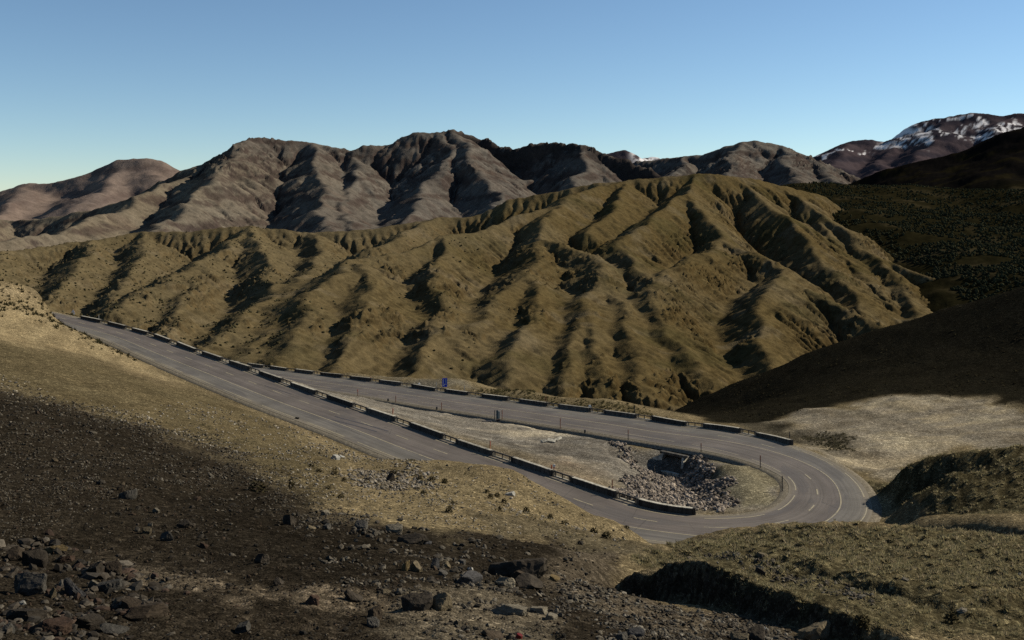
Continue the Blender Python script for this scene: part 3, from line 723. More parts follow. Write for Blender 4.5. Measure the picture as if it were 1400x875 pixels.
# ---- hills and mountains beyond
def terrain(name, G, x0, y0, res, t0, t1, nc, ya, yb, nr, amp, sc, seed, colfn, mat, tint=(1, 1, 1), rel=None):
    X, Y = fan(t0, t1, nc, ya, yb, nr)
    Z = bicubic(G, x0, y0, res, X, Y)
    s, n = slope_of(Z, X, Y)
    Z = Z + amp * fbm(X / sc, Y / sc, 4, seed=seed) + (rel(X, Y, Z, s) if rel else 0)
    s, n = slope_of(Z, X, Y)
    Cc = np.clip(colfn(X, Y, Z, s, n) * np.array(tint), 0.004, 0.7)
    o = np_mesh(name, np.stack([X, Y, Z], -1).reshape(-1, 3), grid_faces(*X.shape), mat, cols={'col': Cc.reshape(-1, 3)})
    return tag(o, kind='structure')
def ledges(step, amp, s0, s1, seed, lo, hi):
    """rock ledges where strata crop out on steep ground, plus knobbly relief"""
    def r(X, Y, Z, s):
        ph = Z / step + 1.6 * fbm(X / (step * 14), Y / (step * 14), 3, seed=seed)
        saw = np.abs((ph % 1.0) - 0.3)
        m = smooth01(s0, s1, s) * smooth01(lo, lo + (hi - lo) * 0.15, Z) * (1 - smooth01(lo + (hi - lo) * 0.6, hi, Z)) * smooth01(-0.25, 0.35, fbm(X / (step * 20), Y / (step * 20), 3, seed=seed + 3))
        return m * (amp * saw + 0.7 * amp * ridged(X / (step * 1.6), Y / (step * 1.6), 3, seed=seed + 1))
    return r
def c_hills(X, Y, Z, s, n):
    t = smooth01(-0.3, 0.5, fbm(X / 120, Y / 120, 3, seed=101))
    c = lerp((0.100, 0.075, 0.034), (0.118, 0.092, 0.048), t)
    left = 1 - smooth01(-180, 40, X - 0.18 * (Y - 600))
    c = lerp(c, np.array((0.122, 0.098, 0.055)), left * 0.8)
    c = lerp(c, np.array((0.150, 0.122, 0.076)), smooth01(0.10, 0.0, s / 3) * 0.0 + smooth01(0.25, 0.8, fbm(X / 30, Y / 30, 4, seed=102)) * 0.5)
    c = lerp(c, np.array((0.060, 0.052, 0.022)), smooth01(0.1, 0.7, fbm(X / 55, Y / 55, 4, seed=103)) * 0.55 * (1 - left))
    strata = 0.5 + 0.5 * np.sin(Z * 1.05 + 2.2 * fbm(X / 60, Y / 60, 3, seed=104))
    low = 1 - smooth01(-52, -18, Z)
    c = lerp(c, c * 0.62, smooth01(0.6, 0.9, strata) * low * smooth01(0.35, 0.7, s) * 0.8)
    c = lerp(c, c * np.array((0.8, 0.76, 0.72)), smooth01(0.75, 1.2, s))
    return c
def c_brown(X, Y, Z, s, n):
    t = smooth01(-0.4, 0.5, fbm(X / 300, Y / 300, 4, seed=111))
    c = lerp((0.092, 0.079, 0.066), (0.112, 0.098, 0.082), t)
    c = lerp(c, np.array((0.140, 0.112, 0.075)), (1 - smooth01(-900, -200, X)) * (1 - smooth01(60, 190, Z)) * 0.7)
    strata = np.sin(Z * 0.11 + 3.0 * fbm(X / 260, Y / 260, 4, seed=112))
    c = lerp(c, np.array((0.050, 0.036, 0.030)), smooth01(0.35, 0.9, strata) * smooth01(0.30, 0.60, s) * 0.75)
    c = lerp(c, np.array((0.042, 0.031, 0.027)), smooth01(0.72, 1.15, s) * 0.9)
    c = lerp(c, np.array((0.095, 0.070, 0.054)), smooth01(0.2, 0.8, fbm(X / 140, Y / 140, 4, seed=113)) * 0.4)
    cl = bilinear(BCL[0], BX0, BY0, BR_, X, Y)
    cl = cl * smooth01(-0.45, 0.15, fbm(X / 60, Y / 60, 4, seed=114) + 0.25)
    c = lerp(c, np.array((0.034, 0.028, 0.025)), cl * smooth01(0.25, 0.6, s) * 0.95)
    return c
def c_far(X, Y, Z, s, n):
    strata = np.sin(Z * 0.05 + 2.0 * fbm(X / 500, Y / 500, 4, seed=121))
    return lerp((0.118, 0.092, 0.076), (0.075, 0.056, 0.048), smooth01(0.2, 0.9, strata) * smooth01(0.25, 0.6, s) * 0.8)
SNOWS = [(1222, 201, 1262, 172, 6), (1243, 202, 1278, 176, 4.5), (1262, 170, 1300, 158, 2), (1288, 189, 1330, 172, 4), (1330, 172, 1360, 160, 4), (1318, 195, 1365, 176, 6), (1360, 178, 1392, 168, 4.5), (1380, 186, 1405, 174, 3), (1122, 217, 1152, 202, 2), (1166, 212, 1192, 205, 2), (1150, 207, 1162, 204, 1.5), (1310, 158, 1345, 155, 1.2)]
def c_snow(X, Y, Z, s, n):
    strata = np.sin(Z * 0.035 + 2.5 * fbm(X / 700, Y / 700, 4, seed=131))
    c = lerp((0.046, 0.036, 0.039), (0.027, 0.023, 0.028), smooth01(0.0, 0.9, strata))  # purplish rock tones carry the distance haze in the colour
    k = 8600 / F
    wx = X + 110 * fbm(X / 260, (Z + 0.3 * Y) / 200, 4, seed=132); wz = Z + 45 * fbm(X / 160, (Z + 0.3 * Y) / 120, 4, seed=133)
    sn = 0
    for u0, v0, u1, v1, w_ in SNOWS:
        x0, z0, x1, z1 = (u0 - 700) * k, (H0 - v0) * k, (u1 - 700) * k, (H0 - v1) * k
        L = (x1 - x0) ** 2 + (z1 - z0) ** 2; t_ = np.clip(((wx - x0) * (x1 - x0) + (wz - z0) * (z1 - z0)) / L, 0, 1)
        sn = np.maximum(sn, 1 - smooth01(0.35 * w_ * k, 1.35 * w_ * k, np.hypot(wx - x0 - t_ * (x1 - x0), wz - z0 - t_ * (z1 - z0))))
    sn = sn * smooth01(-0.12, 0.16, fbm((X - 1.3 * Z) / 40, (X + 0.8 * Z) / 330, 5, gain=0.6, seed=134) + 0.20)
    sn = np.maximum(sn, (1 - smooth01(1500, 1800, X)) * smooth01(1050, 1200, X) * smooth01(330, 420, Z) * smooth01(-0.3, 0.1, fbm(X / 90, Z / 60, 3, seed=135)))
    return lerp(c, np.array((0.50, 0.49, 0.49)), np.clip(sn, 0, 1))
def c_wood(X, Y, Z, s, n):
    c = lerp((0.030, 0.027, 0.014), (0.062, 0.052, 0.030), smooth01(0.15, 0.8, fbm(X / 60, Y / 60, 5, seed=141)))
    c = lerp(c, np.array((0.09, 0.074, 0.045)), smooth01(0.45, 0.9, fbm(X / 95, Y / 40, 4, seed=142)) * 0.8)
    return lerp(c, c * 0.45, smooth01(1480, 1640, Y))  # farther hill darkened: its shade is put into the colour
def crags(X, Y, Z, s):
    """broken cliff band below the brown skyline"""
    c = bilinear(BCL[0], BX0, BY0, BR_, X, Y)
    return ledges(17, 7, 0.45, 0.8, 211, 40, 400)(X, Y, Z, s) + c * (5 * ridged(X / 42, Y / 90, 4, seed=221) - 2.5)
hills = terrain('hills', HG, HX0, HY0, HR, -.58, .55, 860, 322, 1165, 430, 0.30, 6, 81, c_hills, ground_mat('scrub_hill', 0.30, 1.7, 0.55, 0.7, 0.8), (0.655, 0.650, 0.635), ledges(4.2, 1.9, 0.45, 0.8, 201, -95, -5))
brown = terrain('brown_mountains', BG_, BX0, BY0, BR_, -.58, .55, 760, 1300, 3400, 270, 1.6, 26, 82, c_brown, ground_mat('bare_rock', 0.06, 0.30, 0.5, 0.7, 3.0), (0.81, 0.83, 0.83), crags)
terrain('far_mountain', FG, FX0, FY0, FR_, -.66, -.1, 260, 3700, 5500, 90, 4, 55, 83, c_far, ground_mat('far_rock', 0.02, 0.09, 0.35, 0.6, 8.0))
terrain('snowy_mountain', SG, SX0, SY0, SR_, 0.0, .62, 400, 6500, 11000, 150, 9, 90, 84, c_snow, ground_mat('snow_and_rock', 0.01, 0.05, 0.25, 0.5, 14.0))
wood = terrain('wooded_slope', WG, WX0, WY0, WR, .2, .60, 320, 680, 2300, 220, 0.9, 14, 85, c_wood, ground_mat('dark_scrub', 0.12, 0.5, 0.4, 0.5, 1.2), (0.38, 0.37, 0.32))

# ------------------------------------------------------------------ road with its markings
def asphalt():
    n = NT('asphalt'); uv = n.n('ShaderNodeTexCoord').outputs['UV']; p = n.pos()
    sep = n.n('ShaderNodeSeparateXYZ', ins={'Vector': uv})
    t, s = sep.outputs[0], sep.outputs[1]
    st = n.noise(n.mapping(uv, (26, 0.045, 1)), 1.0, 5, 0.6)
    wob = n.math('ADD', t, n.math('MULTIPLY', n.math('SUBTRACT', n.noise(n.mapping(uv, (2, 0.03, 1)), 1.0, 2), 0.5), 0.06))
    lane = n.ramp(wob, [(0.0, (0.120, 0.108, 0.088)), (0.07, (0.098, 0.090, 0.082)), (0.13, (0.080, 0.073, 0.072)), (0.34, (0.088, 0.081, 0.078)), (0.60, (0.082, 0.075, 0.074)), (0.68, (0.088, 0.086, 0.084)), (0.88, (0.098, 0.095, 0.090)), (1.0, (0.125, 0.112, 0.088))])
    c = n.mix(1.0, lane, n.ramp(st, [(0.28, 0.70), (0.5, 1.0), (0.74, 1.28)]), 'MULTIPLY')
    c = n.mix(1.0, c, n.ramp(n.noise(p, 0.16, 5, 0.6), [(0.3, 0.82), (0.7, 1.2)]), 'MULTIPLY')
    c = n.mix(1.0, c, n.ramp(n.noise(p, 9.0, 3), [(0.3, (0.92, 0.86, 0.76)), (0.7, (1.16, 1.08, 0.95))]), 'MULTIPLY')
    seal = n.noise(n.mapping(uv, (3.0, 0.05, 1)), 1.0, 3, 0.5)                      # resealed stretches
    c = n.mix(n.ramp(seal, [(0.56, 0.0), (0.58, 0.45)]), c, (0.060, 0.055, 0.053))
    crack = n.voro(n.mapping(p, (0.22, 0.22, 0.22)), 1.0, 'DISTANCE_TO_EDGE')
    crk = n.math('MULTIPLY', n.ramp(crack, [(0.0, 1.0), (0.012, 0.0)]), n.ramp(n.noise(p, 0.05, 3), [(0.45, 0.0), (0.6, 0.8)]))
    c = n.mix(crk, c, (0.035, 0.032, 0.030))
    edge = n.math('ADD', n.math('ABSOLUTE', n.math('SUBTRACT', t, 0.5)), n.math('MULTIPLY', n.noise(p, 0.9, 6, 0.75), 0.09))
    c = n.mix(n.ramp(edge, [(0.515, 0.0), (0.545, 0.85)]), c, (0.135, 0.118, 0.088))   # gravel washed over the edges
    return n.done(c, 0.85, n.bump(n.noise(p, 30, 3), 0.2, 0.02), 0.12)
m_asph = asphalt()
def marking():
    n = NT('worn_road_paint'); p = n.pos()
    w = n.ramp(n.noise(p, 1.3, 6, 0.7), [(0.30, 0.0), (0.50, 1.0)])
    return n.done(n.mix(w, (0.105, 0.096, 0.078), (0.235, 0.20, 0.125)), 0.7, None, 0.3)
m_mark = marking()
m_rubber = NT('tyre_rubber').done((0.045, 0.041, 0.042), 0.7)
m_gravel = ground_mat('roadside_gravel', 2.0, 9.0, 0.3, 0.4, 0.05, speck=(7.0, 0.5))
_ns = len(RD)
def ribbon(k0, k1, t0, t1, dz, nk=None, nt=2, drop=None):
    ks = np.linspace(k0, k1, nk or max(2, int(abs(k1 - k0)) + 1)); ts = np.linspace(t0, t1, nt)
    V = np.stack([road_pt(ks, np.full(len(ks), t)) for t in ts], 1); V[..., 2] += dz
    uv = np.stack(np.broadcast_arrays(ts[None, :], np.interp(ks, np.arange(_ns), RS)[:, None]), -1)
    return V, uv
V, UV = ribbon(0, _ns - 1, 0, 1, 0.0, nt=13)
V[:, 0] += 0; L = V[:, :1].copy(); L[..., 2] -= 0.7; Rr = V[:, -1:].copy(); Rr[..., 2] -= 0.7
V = np.concatenate([L, V, Rr], 1); UV = np.concatenate([UV[:, :1], UV, UV[:, -1:]], 1)
def flip(T): return T[:, ::-1]
road = np_mesh('road', V.reshape(-1, 3), grid_faces(*V.shape[:2]), m_asph, uv=UV.reshape(-1, 2), smooth=False)
tag(road, kind='structure')
def mark(name, k0, k1, t, w=0.13, dz=0.012, mat=None, t1=None):
    W = np.linalg.norm(road_pt(np.array([(k0 + k1) / 2]), [0.])[0] - road_pt(np.array([(k0 + k1) / 2]), [1.])[0])
    ks = np.linspace(k0, k1, max(2, int(abs(k1 - k0)) + 1))
    tt = t(ks) if callable(t) else np.full(len(ks), t)
    if t1 is not None: tt = np.linspace(t, t1, len(ks))
    a = road_pt(ks, tt - w / 2 / W); b = road_pt(ks, tt + w / 2 / W)
    V = np.stack([a, b], 1); V[..., 2] += dz
    return np_mesh(name, V.reshape(-1, 3), grid_faces(*V.shape[:2]), mat or m_mark, parent=road, smooth=False)
def k_at(s): return np.interp(s, RS, np.arange(_ns))
S_AP = RS[N_APEX]
t_solid = lambda ks: 0.64 - 0.15 * smooth01(N_APEX + 6, N_APEX + 50, ks)
t_edge = lambda ks: 0.085 + 0.11 * smooth01(N_APEX + 10, N_APEX + 55, ks)
mark('centre_line', 2, _ns - 2, t_solid, 0.19)
s = 3.0
while s < RS[-1] - 8:                                   # broken inner edge line and outer edge line
    mark('edge_line', k_at(s), k_at(s + 10.5), t_edge, 0.17)
    mark('edge_line', k_at(s), k_at(s + 10.5), 0.935, 0.17)
    s += 14.0
s = 1.0
while s < RS[-1] - 5:                                   # lane dashes: uphill side up to the bend, valley side after it
    k = k_at(s)
    if s < S_AP + 14: mark('lane_dash', k, k_at(s + 3.2), 0.36, 0.19)
    if s > S_AP + 22: mark('lane_dash', k, k_at(s + 3.2), 0.73, 0.19)
    s += 9.2
def k_of_u(u): return float(np.interp(u, proj_u(RI[:N_APEX - 14]), np.arange(N_APEX - 14)))
mark('tyre_mark', k_of_u(498), k_of_u(560), 0.47, 0.35, 0.016, m_rubber, t1=0.34)
mark('tyre_mark', k_of_u(505), k_of_u(556), 0.60, 0.30, 0.016, m_rubber, t1=0.47)
mark('tyre_mark', k_of_u(386), k_of_u(420), 0.30, 0.22, 0.016, m_rubber, t1=0.26)

# gravel verge outside both edges
for side, sgn in ((RI, -1), (RO, 1)):
    d = (RO - RI); d /= np.linalg.norm(d[:, :2], axis=1)[:, None]; d[:, 2] = 0
    rows = []
    for off, dz in ((0.0, -0.03), (0.5, -0.05), (1.1, -0.16), (1.6, -0.55)):
        q = side + d * off * sgn; q = q.copy(); q[:, 2] = side[:, 2] + dz; rows.append(q)
    V = np.stack(rows, 1)
    col = np.empty(V.shape); col[:] = (0.135, 0.118, 0.088)
    o = np_mesh('gravel_verge', V.reshape(-1, 3), grid_faces(*V.shape[:2]) if sgn > 0 else flip(grid_faces(*V.shape[:2])), m_gravel, cols={'col': col.reshape(-1, 3)})
    tag(o, kind='structure')

# ------------------------------------------------------------------ built things
def mb_box(bm, c, s, rz=0.0, rx=0.0, ry=0.0, taper=1.0):
    """box centred at c with size s; taper scales the top"""
    M = Matrix.Translation(c) @ Matrix.Rotation(rz, 4, 'Z') @ Matrix.Rotation(rx, 4, 'X') @ Matrix.Rotation(ry, 4, 'Y')
    vs = []
    for dz in (-1, 1):
        for dx, dy in ((-1, -1), (1, -1), (1, 1), (-1, 1)):
            k = taper if dz > 0 else 1.0
            vs.append(bm.verts.new(M @ Vector((dx * s[0] / 2 * k, dy * s[1] / 2 * k, dz * s[2] / 2))))
    for f in ((3, 2, 1, 0), (4, 5, 6, 7), (0, 1, 5, 4), (1, 2, 6, 5), (2, 3, 7, 6), (3, 0, 4, 7)):
        bm.faces.new([vs[i] for i in f])
    return vs
def mb_cyl(bm, a, b, r0, r1=None, n=8):
    a, b = Vector(a), Vector(b); r1 = r0 if r1 is None else r1
    q = (b - a).to_track_quat('Z', 'Y'); A, B = [], []
    for i in range(n):
        d = q @ Vector((math.cos(2 * math.pi * i / n), math.sin(2 * math.pi * i / n), 0))
        A.append(bm.verts.new(a + d * r0)); B.append(bm.verts.new(b + d * r1))
    for i in range(n): bm.faces.new((A[i], A[(i + 1) % n], B[(i + 1) % n], B[i]))
    bm.faces.new(A[::-1]); bm.faces.new(B)
def bm_obj(name, bm, mat, parent=None, bevel=0.0, smooth=False):
    if bevel: bmesh.ops.bevel(bm, geom=list(bm.edges), offset=bevel, segments=1, affect='EDGES', clamp_overlap=True)
    bmesh.ops.recalc_face_normals(bm, faces=list(bm.faces))
    me = bpy.data.meshes.new(name); bm.to_mesh(me); bm.free()
    if mat: me.materials.append(mat)
    if smooth: me.polygons.foreach_set('use_smooth', np.ones(len(me.polygons), bool))
    o = bpy.data.objects.new(name, me); COL.objects.link(o)
    if parent: o.parent = parent
    return o
def copy_tree(o, parent=None):
    c = o.copy(); COL.objects.link(c)
    if parent is not None: c.parent = parent
    for ch in list(o.children): copy_tree(ch, c)
    return c

def simple(name, col, rough=0.85, var=0.25, sc=2.5, bump=0.3, bd=0.03, spec=0.08, each=0.0):
    n = NT(name); p = n.obj()
    a = n.noise(p, sc, 6, 0.65)
    c = n.mix(1.0, col, n.ramp(a, [(0.3, 1 - var), (0.5, 1.0), (0.7, 1 + var)]), 'MULTIPLY')
    if each:                                            # blocks weather differently, with stains running down
        c = n.mix(1.0, c, n.ramp(n.n('ShaderNodeObjectInfo').outputs['Random'], [(0.0, 1 - each), (1.0, 1 + each)]), 'MULTIPLY')
        c = n.mix(1.0, c, n.ramp(n.noise(n.mapping(n.pos(), (1.1, 1.1, 0.12)), 2.0, 5, 0.7), [(0.35, 0.55), (0.6, 1.25)]), 'MULTIPLY')
    return n.done(c, rough, n.bump(a, bump, bd), spec)
m_conc = simple('shaded_weathered_concrete', (0.075, 0.068, 0.056), 0.9, 0.35, 1.6, 0.5, 0.04, each=0.35)  # weathered, with the shade of the barrier faces put into the tone
m_cop = simple('pale_concrete', (0.27, 0.25, 0.20), 0.9, 0.3, 2.0, 0.4, 0.03, each=0.25)  # pale concrete; on the barrier tops it holds the sunlit edge
m_rail = simple('grey_painted_rail', (0.06, 0.055, 0.047), 0.6, 0.3, 3.0)
m_red = simple('faded_red_paint', (0.26, 0.045, 0.02), 0.6, 0.2)
m_dkred = simple('rusty_pole_paint', (0.13, 0.05, 0.03), 0.7, 0.3)
m_orange = simple('faded_orange_paint', (0.30, 0.12, 0.05), 0.7, 0.2)
m_white = simple('white_paint', (0.62, 0.60, 0.55), 0.7, 0.12)
m_dark = simple('dark_metal', (0.03, 0.03, 0.032), 0.6, 0.3)
m_blue = simple('blue_sign_face', (0.02, 0.045, 0.42), 0.45, 0.1)
m_lblue = simple('pale_blue_sign_mark', (0.16, 0.24, 0.40), 0.5, 0.1)
m_teal = simple('grey_teal_sign_back', (0.045, 0.085, 0.10), 0.5, 0.2)
m_lteal = simple('pale_teal_sheet', (0.15, 0.20, 0.20), 0.5, 0.2)
m_steel = simple('galvanised_post', (0.22, 0.22, 0.21), 0.5, 0.15)
m_black = simple('culvert_inside', (0.05, 0.045, 0.04), 0.95, 0.2)

# ---- barrier walls: masonry blocks with low rails in the gaps between them
def line_pts(line, u0, u1, ks):
    u = proj_u(line[ks]); o = np.argsort(u)
    f = lambda uu: float(np.interp(uu, u[o], ks[o]))
    return f(u0), f(u1)
def at(line, k):
    i = min(int(k), len(line) - 2); return line[i] + (line[i + 1] - line[i]) * (k - i)
WALL_H, WALL_T = 0.76, 0.40
def wall_block(line, out, ka, kb, label, group):
    """a block of parapet from section ka to kb along an edge line, standing just outside the road"""
    n = max(2, int(abs(kb - ka) / 1.5) + 1); ks = np.linspace(ka, kb, n)
    P = np.array([at(line, k) for k in ks]); T = np.gradient(P, axis=0); T[:, 2] = 0; T /= np.linalg.norm(T, axis=1)[:, None]
    N = np.stack([T[:, 1], -T[:, 0], 0 * T[:, 0]], -1) * out
    base = P.mean(0) + N.mean(0) * (0.12 + WALL_T / 2)
    root = empty('barrier_block', base); tag(root, label, 'barrier', group)
    def slab(name, o0, o1, z0, z1, mat, ext=0.0):
        bm = bmesh.new(); R_ = []
        for j in range(n):
            e = (T[j] * (-ext if j == 0 else ext if j == n - 1 else 0))
            q = P[j] + e - base
            R_.append([bm.verts.new(q + N[j] * a + Vector((0, 0, z))) for a, z in ((o0, z0), (o1, z0), (o1 - 0.03 * (z1 > .5) * 0, z1), (o0 + 0.05 * (z1 > .5 and z0 < 0), z1))])
        for j in range(n - 1):
            for i in range(4): bm.faces.new((R_[j][i], R_[j][(i + 1) % 4], R_[j + 1][(i + 1) % 4], R_[j + 1][i]))
        bm.faces.new(R_[0]); bm.faces.new(R_[-1][::-1])
        return bm_obj(name, bm, mat, root)
    slab('wall', 0.12, 0.12 + WALL_T, -0.5, WALL_H - 0.08, m_conc)
    slab('lit_coping', 0.07, 0.17 + WALL_T, WALL_H - 0.078, WALL_H, m_cop, 0.03)  # pale strip: sunlight on the wall top put into the colour
    for j in (0, n - 1):                                   # stub pier closing each end
        bm = bmesh.new(); q = P[j] + N[j] * (0.12 + WALL_T / 2) - base
        mb_box(bm, (q[0], q[1], q[2] + WALL_H / 2 - 0.2), (0.36, WALL_T + 0.12, WALL_H + 0.46), math.atan2(T[j][1], T[j][0]))
        bm_obj('end_pier', bm, m_conc, root, 0.02)
    root.rotation_euler = (random.uniform(-.02, .02), random.uniform(-.02, .02), random.uniform(-.006, .006)); root.location.z += random.uniform(-.06, .04)
    return root
def gap_rail(line, out, ka, kb, label, group):
    a, b = at(line, ka), at(line, kb); T = b - a; L = np.linalg.norm(T); T = T / L
    N = np.array((T[1], -T[0], 0)); N /= np.linalg.norm(N); N *= out
    c = (a + b) / 2 + N * (0.12 + WALL_T / 2)
    root = empty('guard_rail', c); tag(root, label, 'guard rail', group)
    ang = math.atan2(T[1], T[0]); pit = -math.asin(T[2])
    bm = bmesh.new(); mb_box(bm, (0, 0, WALL_H - 0.12), (L - 0.36, 0.16, 0.17), ang, 0, pit); bm_obj('rail', bm, m_rail, root, 0.02)
    for s in (-0.36, 0.0, 0.36):
        q = T * L * s
        bm = bmesh.new(); mb_box(bm, (q[0], q[1], q[2] + 0.1), (0.13, 0.12, 1.14), ang); bm_obj('post', bm, m_rail, root)
    bm = bmesh.new(); mb_box(bm, (0, 0, 0.02), (L - 0.4, 0.24, 0.16), ang, 0, pit); bm_obj('kerb', bm, m_cop, root, 0.02)
    return root
NB = [(110, 136), (147, 170), (180, 200), (210, 231), (241, 266), (276, 301), (313, 340), (354, 383), (397, 430), (447, 481), (501, 538.5), (560, 604), (624, 671), (698.5, 754), (780, 841), (871, 949)]
FB = [(302, 326), (338, 359), (369, 391), (403, 427), (438, 466), (478.5, 506), (518.5, 547), (563, 594), (608.5, 638.5), (658.5, 693), (710, 747), (764, 806), (826, 868.5), (891, 937), (961, 1011), (1033, 1080)]
ORD = ['first', 'second', 'third', 'fourth', 'fifth', 'sixth', 'seventh', 'eighth', 'ninth', 'tenth', 'eleventh', 'twelfth', 'thirteenth', 'fourteenth', 'fifteenth', 'sixteenth', 'seventeenth']
ks_n = np.arange(0, N_APEX - 16); ks_f = np.arange(N_APEX, _ns)
def wall_run(blocks, line, ks, out, where, group, anchor):
    prev = None
    for i, (u0, u1) in enumerate(blocks):
        r = len(blocks) - 1 - i
        ka, kb = line_pts(line, u0, u1, ks)
        if r == 0: lab = f'concrete barrier block {where}, {anchor}'
        elif i == 0: lab = f'concrete barrier block {where}, last at the left end'
        else: lab = f'concrete barrier block {where}, {ORD[r]} from the bend'
        wall_block(line, out, ka, kb, lab, group)
        if prev is not None:
            gap_rail(line, out, prev, ka, f'low rail {where}, {ORD[r]} gap from the bend', group.replace('blocks', 'rails').replace('barrier', 'guard'))
        prev = kb
wall_run(NB, RI, ks_n, -1, 'beside the nearer climbing road', 'barrier blocks along the nearer road', 'nearest the bend')
wall_run(FB, RO, ks_f, -1, 'on the valley side of the farther road', 'barrier blocks along the farther road', 'nearest the bend')

# ---- marker poles
def pole(u, v, Y, h, label, mats, r=0.06, head=0.35, lean=0.0):
    g = Vector(px(u, v, Y)); z = float(zt(g.x, g.y)); z = max(z, g.z - 0.6) if abs(z - g.z) < 1.5 else g.z
    root = empty('marker_pole', (g.x, g.y, z)); tag(root, label, 'marker pole', 'marker poles along the road')
    k = Vector((lean, 0, 1)).normalized()
    bm = bmesh.new(); mb_cyl(bm, (0, 0, -0.5), k * (h * (1 - head)), r, r * 0.92); bm_obj('pole', bm, mats[0], root)
    bm = bmesh.new(); mb_cyl(bm, k * (h * (1 - head) + 0.001), k * h, r * 1.15, r * 1.05); bm_obj('top_sleeve', bm, mats[1], root)
    return root
def gy(u, v):
    g = ground(u, v); return g.y
def near_Y(u, off=1.2):       # just behind the nearer barrier
    k, _ = line_pts(RI, u, u, ks_n); return at(RI, k)[1] + off
def farin_Y(u, off=-0.9):     # island side of the farther road
    k, _ = line_pts(RI, u, u, np.arange(N_APEX + 16, _ns)); return at(RI, k)[1] + off
def farout_Y(u, off=1.2):
    k, _ = line_pts(RO, u, u, ks_f); return at(RO, k)[1] + off
for u, vb, Y, h, lab, mt in (
        (537, 574, near_Y(537), 1.9, 'red topped orange pole behind the nearer barrier, left of the teal sign', (m_orange, m_red)),
        (670, 619, near_Y(670), 1.9, 'red and orange pole behind the nearer barrier, right below the teal sign', (m_orange, m_red)),
        (754, 648, near_Y(754), 1.3, 'short red pole at a barrier block end beside the white topped reflector', (m_red, m_red)),
        (837, 680, near_Y(837), 2.0, 'thin dark pole behind the nearer barrier just left of the rubble', (m_dkred, m_dkred)),
        (489, 539, farin_Y(489), 1.7, 'thin dark red pole on the island tip, leftmost beside the farther road', (m_dkred, m_red)),
        (541, 548, farin_Y(541), 1.7, 'dull red pole beside the farther road, left of the blue sign', (m_dkred, m_dkred)),
        (603.6, 557, farin_Y(603.6), 1.6, 'dull red pole on the island edge below the blue sign', (m_dkred, m_dkred)),
        (686.5, 571, farin_Y(686.5), 2.0, 'rust red pole right beside the teal sign', (m_dkred, m_dkred)),
        (766, 581, farin_Y(766), 1.8, 'thin dark red pole above the pale sandy patches of the island', (m_dkred, m_dkred)),
        (858.8, 599, farin_Y(858.8), 2.0, 'dark pole at the top of the rubble left of the culvert', (m_dark, m_dkred)),
        (958.5, 615.5, farin_Y(958.5), 1.7, 'dark pole at the road edge right of the culvert', (m_dark, m_dkred)),
        (1039.5, 637, farin_Y(1039.5), 1.9, 'dark red topped pole at the top of the dirt hump inside the bend', (m_dark, m_dkred)),
        (1069.5, 672, 132.0, 2.1, 'tall dark pole at the inside of the hairpin, rightmost in the island', (m_dark, m_dark)),
        (506.5, 520, farout_Y(506.5), 1.2, 'short red pole on the valley side of the farther road, left of the milestones', (m_red, m_red)),
        (596.5, 532, farout_Y(596.5, 2.0), 1.9, 'thin grey pole behind the farther barrier just left of the blue sign', (m_steel, m_steel)),
        (635, 539, farout_Y(635, 2.0), 1.9, 'thin grey pole behind the farther barrier just right of the blue sign', (m_steel, m_steel)),
        (746, 553, farout_Y(746, 2.0), 1.8, 'thin rusty pole on the grassy berm behind the farther barrier', (m_dkred, m_dkred)),
        (867.5, 569, farout_Y(867.5, 2.0), 1.9, 'thin dark pole behind the farther barrier where the berm falls away', (m_dark, m_dark)),
        (1079.5, 606, farout_Y(1079.5, 1.2), 2.1, 'thin dark pole by the last barrier block next to the gravel flat', (m_dark, m_dark)),
        (135, 443, near_Y(135), 1.9, 'thin grey pole behind the nearer barrier at its far left end', (m_steel, m_steel))):
    pole(u, vb, Y, h, lab, mt, 0.065)

def stub(u, vb, Y, label):                      # short dark reflector posts on the island edge
    g = px(u, vb, Y); root = empty('reflector_post', (g[0], g[1], float(zt(g[0], g[1])) + 0.1)); tag(root, label, 'reflector post', 'reflector posts on the island edge')
    bm = bmesh.new(); mb_cyl(bm, (0, 0, -0.4), (0, 0, 0.55), 0.09, 0.08); bm_obj('post', bm, m_dark, root)
    bm = bmesh.new(); mb_box(bm, (0.02, -0.03, 0.78), (0.34, 0.16, 0.50), 0.5); bm_obj('head', bm, m_dark, root, 0.04)
stub(530.5, 546, farin_Y(530.5, -1.2), 'short dark reflector post, leftmost of three on the island edge')
stub(597, 556, farin_Y(597, -1.2), 'short dark reflector post below the blue sign')
stub(799.5, 589, farin_Y(799.5, -1.2), 'short dark reflector post right of the pale sandy patches')

def milestone(u, vb, Y, w, h, label, cap):
    g = px(u, vb, Y); root = empty('milestone', (g[0], g[1], max(float(zt(g[0], g[1])), g[2] - 0.4))); tag(root, label, 'milestone', 'white milestones behind the farther barrier')
    bm = bmesh.new(); n = 10; F_, B_ = [], []
    prof = [(-w / 2, -0.5), (w / 2, -0.5), (w / 2, h - w / 2)] + [(w / 2 * math.cos(a), h - w / 2 + w / 2 * math.sin(a)) for a in np.linspace(0.3, math.pi - 0.3, 5)] + [(-w / 2, h - w / 2)]
    for x, z in prof: F_.append(bm.verts.new((x, -0.14, z))); B_.append(bm.verts.new((x, 0.14, z)))
    for i in range(len(prof)): bm.faces.new((F_[i], F_[(i + 1) % len(prof)], B_[(i + 1) % len(prof)], B_[i]))
    bm.faces.new(F_[::-1]); bm.faces.new(B_); bm_obj('stone', bm, m_white, root)
    bm = bmesh.new(); mb_box(bm, (0, 0, -0.1), (w + 0.25, 0.5, 0.35)); bm_obj('plinth', bm, m_cop, root)
    root.rotation_euler[2] = 0.15
